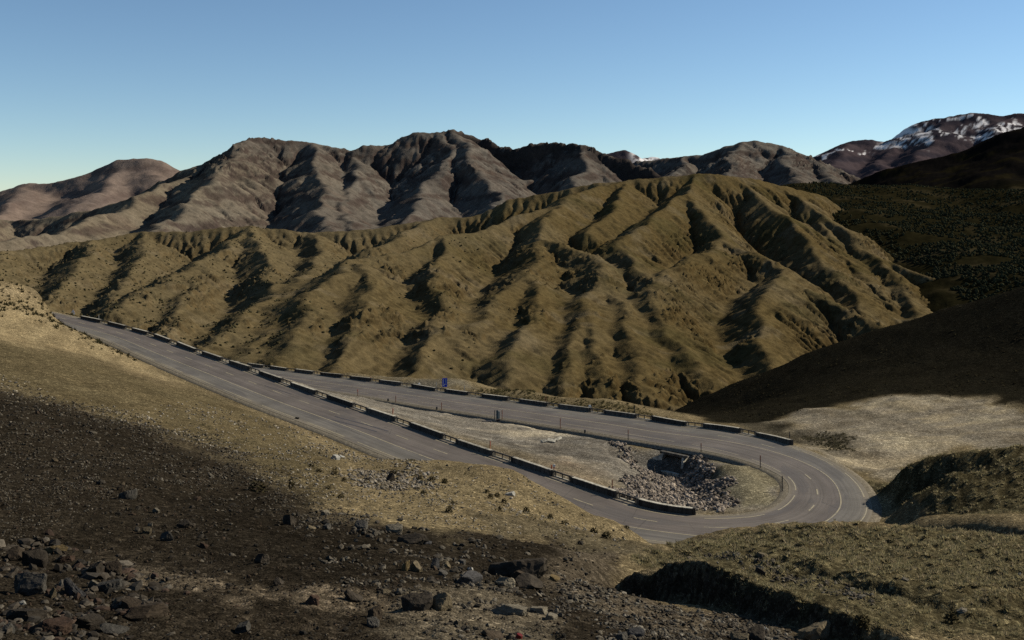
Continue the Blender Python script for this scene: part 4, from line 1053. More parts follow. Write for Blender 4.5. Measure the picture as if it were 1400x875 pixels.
milestone(573, 529, farout_Y(573, 1.6), 0.55, 0.85 + 0.4, 'small white milestone behind the farther barrier, left of the blue sign', 0)
milestone(806.5, 561, farout_Y(806.5, 1.4), 0.5, 1.35, 'white milestone behind the farther barrier, above the pale sandy patches', 0)

# ---- round-headed reflector at a barrier end
g = px(757.5, 648, near_Y(757.5)); rt = empty('road_reflector', (g[0], g[1], float(zt(g[0], g[1])))); tag(rt, 'white topped reflector with pink band behind the nearer barrier above the grassy shoulder', 'reflector')
bm = bmesh.new(); mb_cyl(bm, (0, 0, -0.4), (0, 0, 0.95), 0.05); bm_obj('post', bm, m_dkred, rt)
bm = bmesh.new(); mb_box(bm, (0, 0, 1.08), (0.24, 0.10, 0.26)); bm_obj('band', bm, simple('pink_reflector', (0.45, 0.22, 0.17)), rt, 0.02)
bm = bmesh.new(); mb_cyl(bm, (0, -0.05, 1.36), (0, 0.05, 1.36), 0.19, 0.19, 12); bm_obj('disc', bm, m_white, rt)

# ---- blue sign behind the farther barrier
Yb = farout_Y(608, 3.0); g = px(608, 531, Yb); sg = empty('road_sign', (g[0], g[1], float(zt(g[0], g[1]))), 0.10)
tag(sg, 'blue upright road sign with white strokes behind the farther barrier', 'sign')
zb = (H0 - 529) / F * Yb - sg.location.z; zt_ = (H0 - 517) / F * Yb - sg.location.z; W2 = 6.8 / F * Yb; hh = zt_ - zb
bm = bmesh.new(); mb_cyl(bm, (-0.1, 0.06, -0.5), (-0.1, 0.06, zt_ - 0.05), 0.05); bm_obj('post', bm, m_steel, sg)
bm = bmesh.new(); mb_box(bm, (0, 0, (zb + zt_) / 2), (W2, 0.05, hh)); bm_obj('panel', bm, m_blue, sg, 0.01)
def stroke(name, x0, z0, x1, z1, w, mat):
    bm = bmesh.new(); a = Vector((x0 * W2, 0, zb + z0 * hh)); b = Vector((x1 * W2, 0, zb + z1 * hh)); d = (b - a); q = Vector((-d.z, 0, d.x)).normalized() * w / 2
    F_ = [bm.verts.new(p + Vector((0, -0.030, 0))) for p in (a - q, b - q, b + q, a + q)]; B_ = [bm.verts.new(v.co + Vector((0, 0.004, 0))) for v in F_]
    bm.faces.new(F_); bm.faces.new(B_[::-1])
    for i in range(4): bm.faces.new((F_[i], B_[i], B_[(i + 1) % 4], F_[(i + 1) % 4]))
    bm_obj(name, bm, mat, sg)
stroke('white_stroke', -0.30, 0.12, -0.26, 0.92, 0.10, m_white)
stroke('white_stroke', -0.26, 0.10, 0.02, 0.34, 0.13, m_white)
stroke('white_stroke', 0.02, 0.34, 0.36, 0.30, 0.12, m_white)
stroke('pale_block', 0.20, 0.48, 0.20, 0.90, 0.30, m_lblue)

# ---- teal two-legged sign on the island, seen from behind at a slant
Yt = farin_Y(679, -2.2); g = px(679.5, 575, Yt); tg = empty('road_sign', (g[0], g[1], float(zt(g[0], g[1]))))
tag(tg, 'grey teal sign on pale legs at the island edge beside the farther road', 'sign')
pxm = Yt / F
bm = bmesh.new(); mb_box(bm, (-3.0 * pxm, 0.05, 1.45), (0.16, 0.10, 1.75)); bm_obj('side_board', bm, m_dark, tg)
bm = bmesh.new(); mb_box(bm, (0.2 * pxm, 0, 1.50), (2.6 * pxm, 0.05, 1.65), 0.25); bm_obj('panel', bm, m_teal, tg)
bm = bmesh.new(); mb_box(bm, (2.7 * pxm, -0.02, 1.42), (2.0 * pxm, 0.05, 1.35), 0.25); bm_obj('panel', bm, m_lteal, tg)
for x in (-2.6, 2.4):
    bm = bmesh.new(); mb_cyl(bm, (x * pxm, 0.06, -0.5), (x * pxm, 0.06, 2.2), 0.06); bm_obj('leg', bm, m_steel, tg)
bm = bmesh.new(); mb_box(bm, (2.2 * pxm, 0.2, 0.28), (4.4 * pxm, 0.5, 0.62)); bm_obj('foot_box', bm, simple('brown_box', (0.05, 0.036, 0.03)), tg, 0.02)

# ---- white triangular warning sign at the top of the nearer road
Yw = 256.0; g = px(100, 431.5, Yw); ws = empty('warning_sign', (g[0], g[1], g[2] - 0.3), 0.35)
tag(ws, 'small white triangular warning sign with plate at the far left end of the road', 'sign')
bm = bmesh.new(); mb_cyl(bm, (0, 0.05, -0.8), (0, 0.05, 1.9), 0.05); bm_obj('post', bm, m_dark, ws)
def tri(name, s, y, mat, z0=1.05):
    bm = bmesh.new(); F_ = [bm.verts.new((x * s, y, z0 + z * s)) for x, z in ((-0.5, 0), (0.5, 0), (0, 0.866))]; B_ = [bm.verts.new(v.co + Vector((0, 0.03, 0))) for v in F_]
    bm.faces.new(F_); bm.faces.new(B_[::-1])
    for i in range(3): bm.faces.new((F_[i], B_[i], B_[(i + 1) % 3], F_[(i + 1) % 3]))
    bm_obj(name, bm, mat, ws)
tri('border', 1.05, 0.0, simple('pink_sign_border', (0.50, 0.36, 0.32)))
tri('panel', 0.80, -0.012, m_white, 1.12)
bm = bmesh.new(); mb_box(bm, (0.22, 0.0, 0.78), (0.42, 0.04, 0.36)); bm_obj('plate', bm, m_white, ws)

# ---- culvert mouth under the farther road
BL, BR = Vector((23.2, 158.6, -41.6)), Vector((26.1, 155.8, -41.6)); ax = (BR - BL).normalized(); nrm = Vector((ax.y, -ax.x, 0)); nrm = nrm if nrm.dot(Vector((0.3, 1, 0))) > 0 else -nrm
cv = empty('culvert', (BL + BR) / 2); tag(cv, 'concrete culvert mouth under the farther road above the rubble', 'culvert')
Wc = (BR - BL).length
def loc(a, d, z): return (ax * a + nrm * d) + Vector((0, 0, z))          # along the mouth, into the bank, up
def hexa(name, pts, mat):                                                # 8 corner solid
    bm = bmesh.new(); v = [bm.verts.new(p) for p in pts]
    for f in ((3, 2, 1, 0), (4, 5, 6, 7), (0, 1, 5, 4), (1, 2, 6, 5), (2, 3, 7, 6), (3, 0, 4, 7)): bm.faces.new([v[i] for i in f])
    return bm_obj(name, bm, mat, cv)
w = Wc / 2; hc = 2.15
hexa('head_wall', [loc(-w - .5, .9, hc), loc(w + .4, .9, hc), loc(w + .4, 1.6, hc), loc(-w - .5, 1.6, hc), loc(-w - .5, .9, hc + .38), loc(w + .4, .9, hc + .38), loc(w + .4, 1.6, hc + .38), loc(-w - .5, 1.6, hc + .38)], m_conc)
hexa('side_wall', [loc(w, -.1, -.4), loc(w + .3, -.1, -.4), loc(w + .3, 4.5, -.4), loc(w, 4.5, -.4), loc(w - .25, .75, hc + .05), loc(w + .1, .75, hc + .05), loc(w + .1, 4.5, hc + .05), loc(w - .25, 4.5, hc + .05)], m_cop)
hexa('side_wall', [loc(-w - .3, .3, -.4), loc(-w, .3, -.4), loc(-w, 4.5, -.4), loc(-w - .3, 4.5, -.4), loc(-w + .25, .92, hc - .002), loc(-w + .55, .92, hc - .002), loc(-w + .55, 4.5, hc - .002), loc(-w + .25, 4.5, hc - .002)], m_conc)
hexa('wing_wall', [loc(-w - 2.3, -1.5, -.5), loc(-w - .02, .1, -.5), loc(-w - .02, .5, -.5), loc(-w - 2.4, -1.0, -.5), loc(-w - 2.3, -1.5, .7), loc(-w + .22, .88, hc + .2), loc(-w + .22, 1.25, hc + .2), loc(-w - 2.4, -1.0, .8)], m_cop)
hexa('floor_slab', [loc(-w - .4, -1.0, -.5), loc(w + .3, -1.0, -.5), loc(w + .3, 4.5, -.5), loc(-w - .4, 4.5, -.5), loc(-w - .4, -1.0, .02), loc(w + .3, -1.0, .02), loc(w + .3, 4.5, .02), loc(-w - .4, 4.5, .02)], m_cop)
hexa('roof_slab', [loc(-w, 1.62, hc - .3), loc(w, 1.62, hc - .3), loc(w, 4.6, hc - .3), loc(-w, 4.6, hc - .3), loc(-w, 1.62, hc), loc(w, 1.62, hc), loc(w, 4.6, hc), loc(-w, 4.6, hc)], m_black)
hexa('back_wall', [loc(-w, 4.4, 0), loc(w, 4.4, 0), loc(w, 4.7, 0), loc(-w, 4.7, 0), loc(-w, 4.4, hc), loc(w, 4.4, hc), loc(w, 4.7, hc), loc(-w, 4.7, hc)], m_black)

# ---- broken concrete slabs and dark pits on the island
def slab_thing(name, u, v, sx, sy, sz, rz, tilt, mat, label, cat, group=None, up=0.15):
    p = ground(u, v); bm = bmesh.new(); mb_box(bm, (0, 0, 0), (sx, sy, sz))
    for vv in bm.verts: vv.co += Vector((random.uniform(-.1, .1) * sx, random.uniform(-.12, .12) * sy, 0))
    o = bm_obj(name, bm, mat, None, min(sz, sx, sy) * 0.12); o.location = p + Vector((0, 0, up)); o.rotation_euler = (tilt[0], tilt[1], rz)
    return tag(o, label, cat, group)
slab_thing('concrete_slab', 744, 605, 0.9, 0.7, 0.22, 0.4, (0.3, -0.2), m_cop, 'short broken concrete slab lying left of a long one on the island', 'slab', None, 0.25)
slab_thing('concrete_slab', 754, 605, 1.3, 0.8, 0.22, -0.1, (0.35, 0.1), m_cop, 'tilted broken concrete slab in the middle of the island rubble', 'slab', None, 0.3)
slab_thing('concrete_slab', 763, 603, 1.5, 0.5, 0.2, 0.9, (0.15, -0.15), m_cop, 'long pale broken slab pointing to the farther road', 'slab', None, 0.3)
slab_thing('pit_slab', 665.5, 576.5, 1.6, 0.7, 0.2, 0.15, (0, 0), m_dark, 'flat dark slab in place of a pit on the island just left of the teal sign', 'stone', None, 0.05)  # dark slab added in place of a hollow in the ground
slab_thing('pit_slab', 690, 579, 0.9, 0.5, 0.2, -0.1, (0, 0), m_dark, 'flat dark slab in place of a pit on the island just below the rusty pole by the teal sign', 'stone', None, 0.05)  # likewise a dark slab standing in for a hollow

# ------------------------------------------------------------------ rocks, stones, shrubs, grass
def rock_mat(name):
    n = NT(name); p = n.obj()
    a = n.noise(p, 2.2, 6, 0.7); b = n.noise(p, 9.0, 4, 0.7)
    k = n.ramp(n.math('ADD', n.math('MULTIPLY', a, 0.6), n.math('MULTIPLY', b, 0.4)), [(0.32, 0.55), (0.5, 1.0), (0.68, 1.5)])
    c = n.mix(1.0, n.n('ShaderNodeObjectInfo').outputs['Color'], k, 'MULTIPLY')
    return n.done(c, 0.9, n.bump(n.math('ADD', a, n.math('MULTIPLY', b, 0.5)), 0.7, 0.06), 0.04)
m_rock = rock_mat('rock')
_rk = []
def rock_mesh(seed, kind):
    """fractured rock: a knobbly ball cut by a few near-parallel bedding planes and random joints"""
    r = random.Random(seed); bm = bmesh.new()
    bmesh.ops.create_icosphere(bm, subdivisions=4, radius=1.0)
    off = Vector((r.uniform(0, 99), r.uniform(0, 99), r.uniform(0, 99)))
    bed = Vector((r.gauss(0, .35), r.gauss(0, .35), 1)).normalized()
    cuts = [(bed, r.uniform(.35, .7)), (-bed, r.uniform(.5, .8))]
    for _ in range(9 + 3 * kind):
        cuts.append((Vector((r.gauss(0, 1), r.gauss(0, 1), r.gauss(0, .7))).normalized(), r.uniform(.48, .88)))
    for v in bm.verts:
        c = v.co * (1 + 0.22 * mnoise.noise(v.co * 1.1 + off))
        for n_, d in cuts:
            e = c.dot(n_) - d
            if e > 0: c -= n_ * e * 0.96
        lay = mnoise.noise(Vector((0.4, 0.4, c.dot(bed) * 5.0)) + off)
        c += c.normalized() * (0.07 * mnoise.noise(c * 2.1 + off) + 0.045 * mnoise.noise(c * 5.5 + off) + 0.03 * mnoise.noise(c * 12 + off) + 0.035 * lay)
        v.co = c
    mx = [max(abs(v.co[i]) for v in bm.verts) for i in range(3)]
    for v in bm.verts: v.co = Vector((v.co.x / mx[0] / 2, v.co.y / mx[1] / 2, v.co.z / mx[2] / 2))
    me = bpy.data.meshes.new('rock'); bm.to_mesh(me); bm.free(); me.materials.append(m_rock)
    return me
ROCK_MESH = [rock_mesh(100 + i, i % 3 == 1) for i in range(14)]
def rock(u, vb, w, h, col, label, cat='rock', deep=0.8, name='rock', rz=None, tilt=0.0, mesh=None, dark=1.0):
    """a rock that shows w x h pixels with its foot at pixel (u, vb)"""
    p = ground(u, vb - 0.12 * h); m = p.y / F
    i = len(_rk); _rk.append(1)
    o = bpy.data.objects.new(name, ROCK_MESH[mesh if mesh is not None else (i * 5) % 14]); COL.objects.link(o)
    W_ = w * m * 1.06; Hh = h * m
    o.scale = (W_, W_ * deep, Hh * 1.30)
    o.location = p + Vector((0, W_ * deep * 0.40, Hh * 0.06)); o.rotation_euler = (random.uniform(-.15, .15), tilt, random.uniform(-.5, .5) if rz is None else rz)
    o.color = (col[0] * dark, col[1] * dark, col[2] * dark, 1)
    return tag(o, label, cat)
GREY, TAN, DK, BLUE, RED, PALE, OCH, WHT, BRN = (.060, .055, .046), (.092, .074, .046), (.034, .028, .021), (.046, .044, .042), (.046, .030, .021), (.120, .104, .075), (.110, .080, .038), (.24, .23, .20), (.042, .032, .022)
for a in [
    # lower left heap
    (16, 769, 32, 20, BRN, 'brown layered rock at the left edge above the rough pale boulder'),
    (72, 759, 38, 12, OCH, 'long yellowish flat rock on top of the lower left heap', .5),
    (88, 771, 24, 12, RED, 'rounded reddish boulder just below the yellowish flat rock'),
    (40, 777, 36, 26, DK, 'dark slab leaning between the brown layered rock and the reddish boulder'),
    (98, 820, 40, 36, BLUE, 'large dark bluish slab standing on the lower left heap', .4),
    (126, 792, 24, 24, DK, 'dark square block on the lower left heap, beside a brown one', .8),
    (149, 790, 26, 22, BRN, 'brown block touching the right side of the dark square block'),
    (32, 817, 48, 38, GREY, 'rough pale grey boulder with pitted face, lower left'),
    (70, 821, 10, 19, TAN, 'small upright tan stone between the pitted boulder and bluish slab'),
    (29, 829, 11, 8, WHT, 'small white stone under the pitted boulder'),
    (145, 812, 34, 20, GREY, 'grey crumbly rock right of the bluish slab'),
    (128, 806, 18, 14, PALE, 'pale wedge shaped stone against the right side of the bluish slab'),
    (190, 850, 60, 20, BRN, 'low brown rock in the bottom left, above a thin dark ledge'),
    (170, 838, 40, 18, BRN, 'smooth brown rock right of the lower left heap'),
    (6, 868, 20, 14, GREY, 'pale grey stone in the bottom left corner of the picture'),
    (60, 872, 60, 22, RED, 'broad reddish brown slab along the bottom left edge'),
    (30, 852, 50, 18, DK, 'dark flat rock under the small white stone'),
    (112, 864, 44, 20, DK, 'dark rock at the bottom between the reddish slab and brown rocks'),
    (150, 868, 40, 14, GREY, 'flat grey rock at the bottom edge left of centre left'),
    (330, 868, 24, 16, GREY, 'lone grey rock near the bottom edge in dark soil'),
    # dark gravel slope on the left
    (198, 731, 14, 10, TAN, 'small tan stone with a pale one on top on dark gravel'),
    (204, 722, 8, 8, PALE, 'tiny pale stone perched beside a tan stone on dark gravel'),
    (224, 742, 20, 14, GREY, 'rounded grey rock just right of the small pale stones'),
    (251, 723, 24, 14, DK, 'black rock alone on the smooth dark gravel'),
    (172, 684, 24, 16, GREY, 'grey block on the dark scree, upper left'),
    (213, 702, 13, 8, PALE, 'pale flat stone on the dark gravel below the grey block'),
    (356, 772, 20, 17, DK, 'dark rock at the left end of the pale streak'),
    (275, 752, 16, 10, RED, 'small rusty rock on the dark gravel left of the dark rock'),
    (379, 803, 16, 12, DK, 'small dark rock on the pale streak'),
    (426, 829, 20, 17, RED, 'dark red angular rock below the pale streak'),
    (395, 719, 18, 19, DK, 'dark upright rock at the top of the smooth dark gravel'),
    (443, 705, 13, 8, PALE, 'pale stone at the upper edge of the dark gravel'),
    (425, 725, 12, 8, TAN, 'small tan stone below the dark upright rock'),
    (446, 724, 12, 8, GREY, 'small grey stone left of the larger grey rock'),
    # middle foreground
    (491, 725, 21, 14, GREY, 'grey angular rock left of the yellowish one'),
    (537, 730, 24, 14, PALE, 'yellowish white rock at the top of the middle rock group'),
    (562, 746, 44, 15, DK, 'long dark boulder with a lighter right end', .5),
    (585, 746, 14, 8, BLUE, 'bluish stone at the right end of the long dark boulder'),
    (554, 783, 11, 21, OCH, 'upright pale yellow stone left of a tan rock'),
    (570, 785, 21, 19, TAN, 'tan rock right of the upright yellow stone'),
    (594, 779, 14, 19, BLUE, 'upright grey slab right of the tan rock', .4),
    (603, 788, 18, 8, GREY, 'flat grey stone at the foot of the upright grey slab'),
    (609, 777, 13, 11, TAN, 'small tan stone right of the upright grey slab'),
    (630, 772, 14, 8, GREY, 'pale grey stone above the flat dark rock'),
    (643, 780, 9, 5, WHT, 'small white stone right of the pale grey stone'),
    (638, 800, 44, 16, BLUE, 'flat dark purple rock below the small white stone', .6),
    (482, 826, 26, 24, DK, 'dark rock left of the large dark boulder'),
    (511, 849, 21, 23, BRN, 'dark rock with a rusty face below the middle rocks'),
    (507, 862, 20, 18, GREY, 'grey tan rock just under the rusty faced one'),
    (567, 840, 42, 32, DK, 'large dark boulder beside a tan one in the middle foreground'),
    (602, 839, 30, 28, TAN, 'tan boulder leaning on the large dark boulder'),
    (528, 814, 16, 8, TAN, 'pale tan stone above the rusty faced rock'),
    # centre right rocks
    (708, 794, 80, 32, DK, 'biggest dark boulder right of centre in the foreground', .6),
    (716, 796, 36, 17, BRN, 'brown slab resting against the biggest dark boulder', .4),
    (690, 803, 28, 14, PALE, 'pale tan stone at the left foot of the biggest dark boulder'),
    (756, 795, 20, 7, OCH, 'ochre flat stone right of the biggest dark boulder'),
    (720, 808, 44, 16, DK, 'dark stone under the brown slab'),
    (697, 843, 52, 17, PALE, 'long pale slab on the light gravel', .4),
    (738, 841, 26, 12, PALE, 'pale stone right of the long pale slab'),
    (752, 850, 24, 9, PALE, 'lower pale stone right of the long pale slab'),
    (672, 876, 32, 18, BRN, 'brown rock at the bottom edge left of the red scrap'),
    (850, 878, 18, 14, GREY, 'greenish grey stone at the bottom edge right of centre'),
    (868, 873, 28, 15, BLUE, 'bluish grey slab at the bottom edge beside the greenish stone', .4),
    # bottom right rubble
    (1012, 880, 28, 16, TAN, 'flat tan block at the bottom edge left of the black pyramid rock'),
    (1038, 880, 34, 22, DK, 'black pyramid shaped rock at the bottom edge'),
    (1047, 866, 14, 11, WHT, 'white boulder behind the black pyramid shaped rock'),
    (1118, 878, 48, 26, TAN, 'large tan rock at the bottom edge right of the black pyramid'),
    (1042, 790, 17, 15, DK, 'dark boulder with pale top standing in the grass'),
    (1040, 779, 11, 5, PALE, 'pale capstone on the dark boulder in the grass'),
    (1042, 763, 18, 6, TAN, 'flat tan slab in the grass above the dark boulder'),
    (1240, 796, 12, 5, PALE, 'small pale stone in the middle of the grass'),
    (1319, 839, 18, 5, PALE, 'flat pale stone in the grass near the lower right'),
    (1395, 788, 5, 6, WHT, 'tiny white stone in the grass at the right edge'),
    # stones on the sunny shoulder
    (457, 629, 14, 8, WHT, 'white flat stone beside the road, left of a smaller white one'),
    (467, 626, 8, 5, WHT, 'smaller white stone beside the road'),
    (697, 679, 19, 7, WHT, 'long white slab on the sunny grassy shoulder', .3),
    (575, 664, 9, 8, PALE, 'pale stone on the sunny slope beside dark shrubs'),
    (405, 577, 8, 8, DK, 'small black rock at the edge of the nearer road'),
    (533, 661, 12, 16, DK, 'dark jagged rock in the pebbly patch on the sunny slope'),
    (525, 669, 12, 6, PALE, 'pale stone at the foot of the dark jagged rock'),
    (1291, 274, 5, 4, WHT, 'white speck of rock high on the dark wooded slope'),
]:
    if a[1] < 300: continue
    if a[0] < 340: a = a[:4] + (tuple(0.62 * q for q in a[4]),) + a[5:]  # left-hand rocks darkened to match the shade painted into the scree
    rock(*a[:6], **({'deep': a[6]} if len(a) > 6 else {}))
_p = ground(708, 873); bm = bmesh.new(); mb_cyl(bm, (0, 0, -0.05), (0.05, 0, 0.11), 0.10, 0.085, 10); o = bm_obj('plastic_scrap', bm, simple('red_plastic', (0.09, 0.010, 0.008), 0.5), None, 0.01)
o.location = _p; tag(o, 'small red plastic scrap at the bottom edge of the picture', 'litter')

# ---- masses of small stones (nobody could count them): joined meshes
m_stone = NT('loose_stones')
def _st():
    n = m_stone; p = n.pos(); a = n.noise(p, 14, 4, 0.65)
    return n.done(n.mix(1.0, n.attr('col'), n.ramp(a, [(0.3, 0.65), (0.7, 1.4)]), 'MULTIPLY'), 0.9, n.bump(a, 0.4, 0.02), 0.03)
m_stone = _st()
_t = (1 + 5 ** .5) / 2
ICO_V = np.array([(-1, _t, 0), (1, _t, 0), (-1, -_t, 0), (1, -_t, 0), (0, -1, _t), (0, 1, _t), (0, -1, -_t), (0, 1, -_t), (_t, 0, -1), (_t, 0, 1), (-_t, 0, -1), (-_t, 0, 1)]) / 1.9
ICO_F = np.array([(0, 11, 5), (0, 5, 1), (0, 1, 7), (0, 7, 10), (0, 10, 11), (1, 5, 9), (5, 11, 4), (11, 10, 2), (10, 7, 6), (7, 1, 8), (3, 9, 4), (3, 4, 2), (3, 2, 6), (3, 6, 8), (3, 8, 9), (4, 9, 5), (2, 4, 11), (6, 2, 10), (8, 6, 7), (9, 8, 1)])
def stones(name, x, y, size, cols, sink=0.25, flat=0.7):
    n = len(x); r = rng
    V = ICO_V[None] * (1 + r.normal(0, 0.16, (n, 12, 3)))
    sc = np.stack([r.uniform(.75, 1.35, n), r.uniform(.6, 1.0, n), r.uniform(.45, .95, n) * flat], -1) * size[:, None] * 0.5
    V = V * sc[:, None]
    a = r.uniform(0, 2 * np.pi, n); b = r.normal(0, .45, n)
    c, s = np.cos(b)[:, None], np.sin(b)[:, None]; V = np.stack([V[..., 0] * c - V[..., 2] * s, V[..., 1], V[..., 0] * s + V[..., 2] * c], -1)
    c, s = np.cos(a)[:, None], np.sin(a)[:, None]; V = np.stack([V[..., 0] * c - V[..., 1] * s, V[..., 0] * s + V[..., 1] * c, V[..., 2]], -1)
    z = zt(x, y) + detail(x, y) + sc[:, 2] * (1 - 2 * sink)
    V += np.stack([x, y, z], -1)[:, None]
    Tt = (ICO_F[None] + (np.arange(n) * 12)[:, None, None]).reshape(-1, 3)
    k = r.integers(0, len(cols), n); cc = np.array(cols)[k] * r.uniform(.65, 1.4, (n, 1))
    return tag(np_mesh(name, V.reshape(-1, 3), Tt, m_stone, smooth=False, cols={'col': np.repeat(cc, 12, 0)}), kind='stuff')
def scatter(n, mask, y0, y1, t0=-.62, t1=.62, power=1.0):
    """random plan points whose density follows a mask; denser (per square metre) near the camera, as a photograph samples it"""
    yy = np.exp(rng.uniform(np.log(y0), np.log(y1), n * 6)); tt = rng.uniform(t0, t1, n * 6); xx = tt * yy
    w_ = mask(xx, yy) * (bilinear(np.where(_in, 0.0, _dd), GX0, GY0, GRES, xx, yy) > 1.2); ok = rng.uniform(0, 1, n * 6) < w_
    return xx[ok][:n], yy[ok][:n]
def psize(y, lo, hi): return np.clip(y, 18, 200) / 60 * np.exp(rng.uniform(np.log(lo), np.log(hi), len(y)))
def clump(x, y, s=6, seed=150): return smooth01(-0.2, 0.5, fbm(x / s, y / s, 3, seed=seed))
z_band = zone([(-160, 505), (60, 535), (180, 570), (300, 600), (380, 640), (460, 690), (520, 712), (420, 725), (330, 685), (230, 665), (120, 700), (-160, 800)], 6)
x, y = scatter(9000, lambda x, y: zsample(z_band, x, y) * (0.25 + 0.75 * clump(x, y, 4)), 34, 118, -.6, 0)
stones('pebbles', x, y, psize(y, 0.07, 0.20), [(.044, .037, .026), (.036, .030, .022), (.056, .048, .035), (.028, .023, .017), (.080, .070, .053)])
x, y = scatter(8500, lambda x, y: zsample(z_scree, x, y) * (0.3 + 0.85 * clump(x, y, 5, 151)) * (y < 115), 17, 115)
stones('scree', x, y, psize(y, 0.07, 0.27) * np.where(rng.uniform(0, 1, len(y)) < 0.06, 1.9, 1), [(.020, .017, .013), (.028, .023, .017), (.016, .014, .011), (.036, .028, .018), (.030, .021, .014), (.052, .045, .034)])
z_heap = zone([(-60, 745), (60, 738), (150, 760), (230, 800), (260, 840), (250, 905), (-60, 905)], 6)
x, y = scatter(900, lambda x, y: zsample(z_heap, x, y) * clump(x, y, 3, 152), 19, 42, -.62, -.28)
stones('rubble', x, y, psize(y, 0.22, 1.0), [(.030, .025, .019), (.042, .035, .026), (.024, .021, .017), (.038, .026, .019), (.060, .052, .040)], 0.3)
z_mid = zone([(400, 700), (500, 705), (600, 728), (700, 745), (790, 765), (800, 860), (640, 880), (560, 830), (480, 800), (420, 730)], 6)
x, y = scatter(1100, lambda x, y: zsample(z_mid, x, y) * clump(x, y, 3, 153), 24, 66, -.25, .1)
stones('rubble', x, y, psize(y, 0.12, 0.55), [(.045, .038, .028), (.060, .052, .039), (.034, .029, .022), (.085, .074, .056)], 0.3)
z_ditchr = zone([(800, 790), (835, 808), (890, 828), (940, 834), (1010, 845), (1080, 867), (1180, 895), (1160, 910), (860, 910), (820, 850), (780, 810)], 2)
x, y = scatter(5200, lambda x, y: zsample(z_ditchr, x, y) * (0.3 + 0.7 * clump(x, y, 3)), 24, 62, 0.0, .5)
stones('rubble', x, y, psize(y, 0.10, 0.40), [(.060, .050, .036), (.048, .040, .029), (.080, .069, .050), (.035, .029, .022), (.11, .098, .076)])
x, y = scatter(900, lambda x, y: np.exp(-((seg_dist(DITCHES[1][0] + np.array((-1.3, -1.0)), x, y)[0] / 0.9) ** 2)) * (x < 0.36 * y), 42, 60, .17, .4)
stones('rubble', x, y, psize(y, 0.10, 0.38), [(.075, .063, .046), (.058, .049, .036), (.10, .088, .066), (.04, .034, .026)])
z_sun = zone([(-100, 500), (180, 560), (340, 556), (480, 605), (620, 640), (720, 655), (800, 705), (880, 742), (860, 752), (680, 730), (420, 690), (300, 618)], 4)
x, y = scatter(7000, lambda x, y: zsample(z_sun, x, y) * (0.2 + 0.8 * clump(x, y, 9)), 48, 150)
stones('pebbles', x, y, psize(y, 0.05, 0.22), [(.15, .125, .085), (.12, .10, .068), (.20, .175, .13), (.075, .062, .042), (.17, .15, .12)])
z_pile = zone([(480, 640), (560, 640), (600, 660), (545, 672), (490, 665)], 3)
x, y = scatter(900, lambda x, y: zsample(z_pile, x, y), 75, 110, -.2, 0)
stones('pebbles', x, y, psize(y, 0.10, 0.32), [(.13, .11, .08), (.09, .075, .055), (.16, .14, .11)])
# riprap below the culvert
RIP = [(853, 609), (866, 606), (882, 630), (893, 644), (926, 650), (947, 656), (943, 626), (957, 620), (972, 642), (986, 668), (994, 700), (950, 701), (890, 692), (848, 682), (860, 665), (876, 650), (866, 634)]
z_rip = zone(RIP, 1)
xx = rng.uniform(12, 36, 30000); yy = rng.uniform(118, 166, 30000)
ok = rng.uniform(0, 1, 30000) < np.clip(zsample(z_rip, xx, yy) * 1.2, 0, 1); x, y = xx[ok], yy[ok]
_cp = cv.location; _la = (x - _cp.x) * ax.x + (y - _cp.y) * ax.y; _lb = (x - _cp.x) * nrm.x + (y - _cp.y) * nrm.y
ok = (bilinear(np.where(_in, 0.0, _dd), GX0, GY0, GRES, x, y) > 1.6) & ~((np.abs(_la) < w + 0.5) & (_lb > -1.2) & (_lb < 5)) & ~((_la < -w + .2) & (_la > -w - 2.8) & (_lb > -1.6) & (_lb < 1.6))
x, y = x[ok][:4600], y[ok][:4600]
stones('riprap', x, y, np.exp(rng.uniform(np.log(.18), np.log(.85), len(x))), [(.165, .135, .105), (.13, .108, .085), (.215, .18, .14), (.09, .076, .061), (.19, .16, .127)], 0.15, 0.9)
# stones at the verges and the wall gaps
xs, ys = [], []
for (a_, b_), line, ks_ in ((NB[12], RI, ks_n), (NB[14], RI, ks_n), (NB[11], RI, ks_n)):
    k0 = line_pts(line, a_, b_, ks_)[1]; q = np.array([at(line, k) for k in np.linspace(k0 + .6, k0 + 4.2, 60)]) + rng.normal(0, .16, (60, 3)); xs += list(q[:, 0]); ys += list(q[:, 1] + .45)
stones('rubble', np.array(xs), np.array(ys), np.exp(rng.uniform(np.log(.15), np.log(.45), len(xs))), [(.30, .27, .21), (.24, .22, .18), (.38, .35, .29)])

# ---- grass tussocks
def leaf_mat(name, c0, c1):
    n = NT(name); p = n.pos()
    c = n.mix(n.noise(p, 0.5, 4), c0, c1)
    c = n.mix(1.0, n.attr('col'), n.mix(n.noise(p, 3.0, 3), 0.7, 1.3), 'MULTIPLY')
    return n.done(c, 0.9, None, 0.0)
def blade_mat(name):
    n = NT(name); p = n.pos(); n.t.nodes.remove(n.b)
    c = n.mix(1.0, n.attr('col'), n.mix(n.noise(p, 2.0, 3), 0.75, 1.25), 'MULTIPLY')
    d = n.n('ShaderNodeBsdfDiffuse', ins={'Color': c}); t = n.n('ShaderNodeBsdfTranslucent', ins={'Color': c})
    m = n.n('ShaderNodeMixShader', ins={0: 0.45, 1: d.outputs[0], 2: t.outputs[0]})
    n.t.links.new(m.outputs[0], n.out.inputs[0]); return n.m
m_blade = blade_mat('dry_grass_blades')
m_grass = leaf_mat('dry_grass', (0.06, 0.05, 0.02), (0.08, 0.07, 0.03))
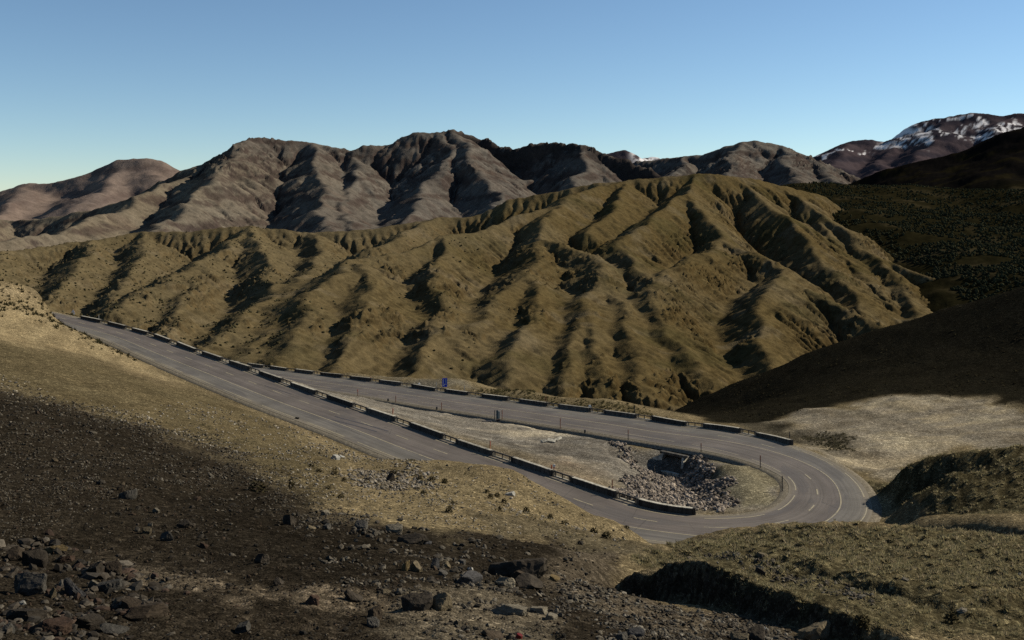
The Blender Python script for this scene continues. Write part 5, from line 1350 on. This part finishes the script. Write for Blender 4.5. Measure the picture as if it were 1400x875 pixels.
def tufts(name, x, y, hgt, nb, cols, spread=0.9):
    n = len(x); r = rng
    z = zt(x, y) + detail(x, y) - 0.03
    a = r.uniform(0, 2 * np.pi, (n, nb)); lean = r.uniform(.15, 1.0, (n, nb)) * spread
    hh_ = hgt[:, None] * r.uniform(.55, 1.1, (n, nb)); b0 = hgt[:, None] * r.uniform(0, .35, (n, nb))
    bx_, by_ = np.cos(a) * b0, np.sin(a) * b0
    w_ = hgt[:, None] * r.uniform(.10, .2, (n, nb)); pa = a + np.pi / 2 + r.normal(0, .4, (n, nb))
    P0 = np.stack([bx_ - np.cos(pa) * w_, by_ - np.sin(pa) * w_, 0 * a], -1)
    P1 = np.stack([bx_ + np.cos(pa) * w_, by_ + np.sin(pa) * w_, 0 * a], -1)
    P2 = np.stack([bx_ + np.cos(a) * hh_ * lean, by_ + np.sin(a) * hh_ * lean, hh_ * np.sqrt(np.clip(1 - (lean * .75) ** 2, .15, 1))], -1)
    V = np.stack([P0, P1, P2], 2) + np.stack([x, y, z], -1)[:, None, None, :]
    T = np.arange(n * nb * 3).reshape(-1, 3)
    k = r.integers(0, len(cols), n); cc = (np.array(cols)[k] * r.uniform(.7, 1.3, (n, 1)))[:, None, :] * r.uniform(.75, 1.25, (n, nb, 1))
    return tag(np_mesh(name, V.reshape(-1, 3), T, m_blade, smooth=False, cols={'col': np.repeat(cc.reshape(-1, 3), 3, 0)}), kind='stuff')
GR = [(.20, .172, .092), (.165, .145, .077), (.235, .198, .112), (.125, .11, .06), (.205, .168, .102)]
def gmask(x, y): return zsample(z_mound, x, y) * smooth01(-0.10, 0.12, hummock(x, y))
x, y = scatter(9500, gmask, 36, 108, .05, .62)
tufts('grass', x, y, psize(y, 0.13, 0.30), 12, GR, 1.25)
x, y = scatter(3500, lambda x, y: zsample(z_upper, x, y) * smooth01(-0.10, 0.12, hummock(x, y)), 86, 142, .3, .62)
tufts('grass', x, y, psize(y, 0.09, 0.18), 10, GR, 1.2)
z_crest = zone([(-80, 380), (0, 388), (60, 408), (108, 440), (200, 484), (190, 492), (120, 470), (60, 445), (0, 425), (-80, 420)], 3)
x, y = scatter(450, lambda x, y: zsample(z_crest, x, y), 150, 260, -.62, -.30)
tufts('scrub', x, y, psize(y, 0.10, 0.26), 14, [(.040, .036, .016), (.055, .047, .024), (.035, .032, .016)])
z_berm = zone([(640, 536), (715, 534), (765, 545), (832, 546), (862, 555), (926, 574), (930, 582), (800, 562), (690, 549)], 2)
x, y = scatter(900, lambda x, y: zsample(z_berm, x, y), 180, 235, -.1, .2)
tufts('scrub', x, y, psize(y, 0.08, 0.18), 12, [(.06, .052, .024), (.075, .065, .03), (.045, .04, .02)])
x, y = scatter(1500, lambda x, y: zsample(z_sun, x, y) * clump(x, y, 5, 170), 55, 120, -.45, .16)
tufts('dry_tufts', x, y, psize(y, 0.06, 0.15), 8, [(.085, .072, .036), (.06, .052, .028), (.10, .085, .045)])
x, y = scatter(700, lambda x, y: zsample(zone([(1100, 604), (1115, 592), (1150, 592), (1178, 602), (1182, 612), (1160, 619), (1130, 618)], 2), x, y), 150, 185, .25, .4)
tufts('scrub', x, y, psize(y, 0.08, 0.16), 12, [(.05, .045, .026), (.065, .056, .034)])
x, y = scatter(1500, lambda x, y: zsample(z_dark, x, y) * clump(x, y, 14, 171), 190, 330, .1, .62)
tufts('scrub', x, y, psize(np.minimum(y, 190), 0.08, 0.20), 10, [(.022, .019, .012), (.030, .026, .015)])

# ---- small shrubs on the sunny slope, one by one
def bush(name, n, col, mat):
    r = np.random.default_rng(len(name) + n); d = r.normal(0, 1, (n, 3)); d /= np.linalg.norm(d, axis=1)[:, None]; d[:, 2] = np.abs(d[:, 2])
    rad = r.uniform(.45, 1.0, n) ** .5; c = d * rad[:, None] * np.array((.5, .5, .85))
    u_ = r.normal(0, 1, (n, 3)); u_ /= np.linalg.norm(u_, axis=1)[:, None]; w_ = np.cross(u_, d); s = .15
    V = np.stack([c - u_ * s, c + w_ * s * .6, c + u_ * s + d * .08, c - w_ * s * .6], 1); cc = np.repeat(np.array(col) * r.uniform(.6, 1.4, (n, 1)), 4, 0)
    me_o = np_mesh(name, V.reshape(-1, 3), np.arange(n * 4).reshape(-1, 4), mat, smooth=False, cols={'col': cc})
    return me_o
_b0 = bush('shrub', 90, (.035, .029, .015), m_grass); _first = [True]
def shrub(u, vb, wpx, hpx, label, group='shrubs on the sunny slope'):
    p = ground(u, vb); m = p.y / F
    o = _b0 if _first[0] else _b0.copy()
    if not _first[0]: COL.objects.link(o)
    _first[0] = False
    o.location = p - Vector((0, 0, 0.04)); o.scale = (wpx * m, wpx * m, hpx * m * 1.15); o.rotation_euler = (0, 0, random.uniform(0, 6.28))
    tag(o, label, 'shrub', group)
for q in [
    (352, 672, 26, 15, 'largest rounded brown shrub at the edge of the dark gravel'),
    (426, 639, 8, 6, 'small dark shrub, leftmost in the row above the pebbly patch'),
    (436, 646, 9, 6, 'small dark shrub second from left above the pebbly patch'),
    (457, 650, 9, 9, 'round dark shrub left of the pebbly patch'),
    (470, 658, 8, 6, 'small shrub just below the round dark shrub'),
    (449, 669, 8, 6, 'low shrub below the pebbly patch on its left'),
    (398, 669, 8, 16, 'tall narrow dark shrub at the top of the stony strip'),
    (466, 681, 12, 6, 'flat shrub below the low shrub on the tan slope'),
    (538, 648, 12, 7, 'shrub at the upper edge of the pebbly patch'),
    (574, 657, 9, 7, 'dark shrub directly below the road, left of two others'),
    (591, 658, 10, 7, 'dark shrub directly below the road, middle of three'),
    (607, 661, 9, 7, 'dark shrub directly below the road, right of three'),
    (570, 670, 8, 5, 'small shrub touching the pale stone on the sunny slope'),
    (579, 676, 11, 6, 'shrub just below right of the pale stone'),
    (614, 702, 11, 11, 'large round black shrub at the bottom of the sunny slope'),
    (619, 689, 8, 5, 'small shrub just above the large round black one'),
    (609, 660, 7, 6, 'tiny shrub near the right of the three below the road'),
    (666, 674, 7, 5, 'small shrub in line with the long white slab, farther left'),
    (670, 681, 9, 7, 'shrub left of the pair beneath the long white slab'),
    (680, 680, 8, 7, 'shrub just left of the long white slab'),
    (689, 688, 8, 7, 'dark shrub beneath the long white slab'),
    (683, 699, 6, 8, 'upright shrub below the pair of dark ones'),
    (720, 701, 10, 8, 'lone shrub right of the long white slab'),
    (752, 709, 10, 7, 'shrub on the upper right of the sunny shoulder'),
    (771, 717, 9, 6, 'shrub on the right of the sunny shoulder near the road'),
    (829, 737, 14, 10, 'shrub near the tip of the shoulder by the ditch'),
    (812, 729, 12, 8, 'low shrub left of the one at the shoulder tip'),
    (857, 722, 8, 4, 'dark clump at the crest beside the road'),
    (1300, 853, 22, 16, 'dark bushy shrub in the grass at the lower right'),
    (1178, 853, 24, 14, 'pale brown bush at the end of the rubble ridge'),
    (1090, 790, 9, 8, 'dark small bush in the middle of the grassy mound')]:
    shrub(*q)

# ---- dotted shrubs on the hills beyond, trees on the wooded slope
def blob(V0, F0, x, y, z, sz, cols, name, mat, zs=1.0):
    n = len(x); V = V0[None] * (1 + rng.normal(0, .18, (n, len(V0), 3))) * sz[:, None, None] * np.array((1, 1, zs))
    V += np.stack([x, y, z], -1)[:, None]
    T = (F0[None] + (np.arange(n) * len(V0))[:, None, None]).reshape(-1, 3)
    cc = np.array(cols)[rng.integers(0, len(cols), n)] * rng.uniform(.7, 1.4, (n, 1))
    return tag(np_mesh(name, V.reshape(-1, 3), T, mat, smooth=False, cols={'col': np.repeat(cc, len(V0), 0)}), kind='stuff')
yy = rng.uniform(400, 900, 14000); xx = rng.uniform(-.60, -.02, 14000) * yy
ok = (fbm(xx / 45, yy / 45, 3, seed=180) > -0.25) & (rng.uniform(0, 1, 14000) < smooth01(-0.16, -0.30, xx / yy) * 0.45 + 0.06)
xx, yy = xx[ok], yy[ok]; zz = bicubic(HG, HX0, HY0, HR, xx, yy)
sel = np.argsort(yy)[:250]; rest = np.setdiff1d(np.arange(len(xx)), sel)
blob(ICO_V, ICO_F, xx[rest], yy[rest], zz[rest] + .2, rng.uniform(.35, .85, len(rest)), [(.040, .035, .018), (.052, .045, .024)], 'scrub', m_grass, .8)
hb = np_mesh('hill_shrub', ICO_V * (1 + rng.normal(0, .15, ICO_V.shape)), ICO_F, m_grass, smooth=False, cols={'col': np.tile((.040, .035, .018), (12, 1))})
for j, i in enumerate(sel):
    o = hb if j == 0 else hb.copy()
    if j: COL.objects.link(o)
    s = rng.uniform(.4, .85); o.location = (xx[i], yy[i], zz[i] + .15); o.scale = (s, s * rng.uniform(.8, 1.2), s * .8); o.rotation_euler = (0, 0, rng.uniform(0, 6))
    tag(o, 'small dark shrub, one of many dotting the pale hill beyond the nearer road', 'shrub', 'shrubs dotting the pale hill')
yy = np.exp(rng.uniform(np.log(720), np.log(1520), 26000)); xx = rng.uniform(.255, .60, 26000) * yy
zz = bicubic(WG, WX0, WY0, WR, xx, yy)
ok = (fbm(xx / 60, yy / 60, 4, seed=190) > -0.35) & (rng.uniform(0, 1, 26000) < 0.62)
xx, yy, zz = xx[ok], yy[ok], zz[ok]
blob(ICO_V, ICO_F, xx, yy, zz + 0.6, rng.uniform(0.6, 1.7, len(xx)), [(.020, .021, .011), (.030, .029, .015), (.016, .017, .010)], 'woodland', m_grass, 1.15)
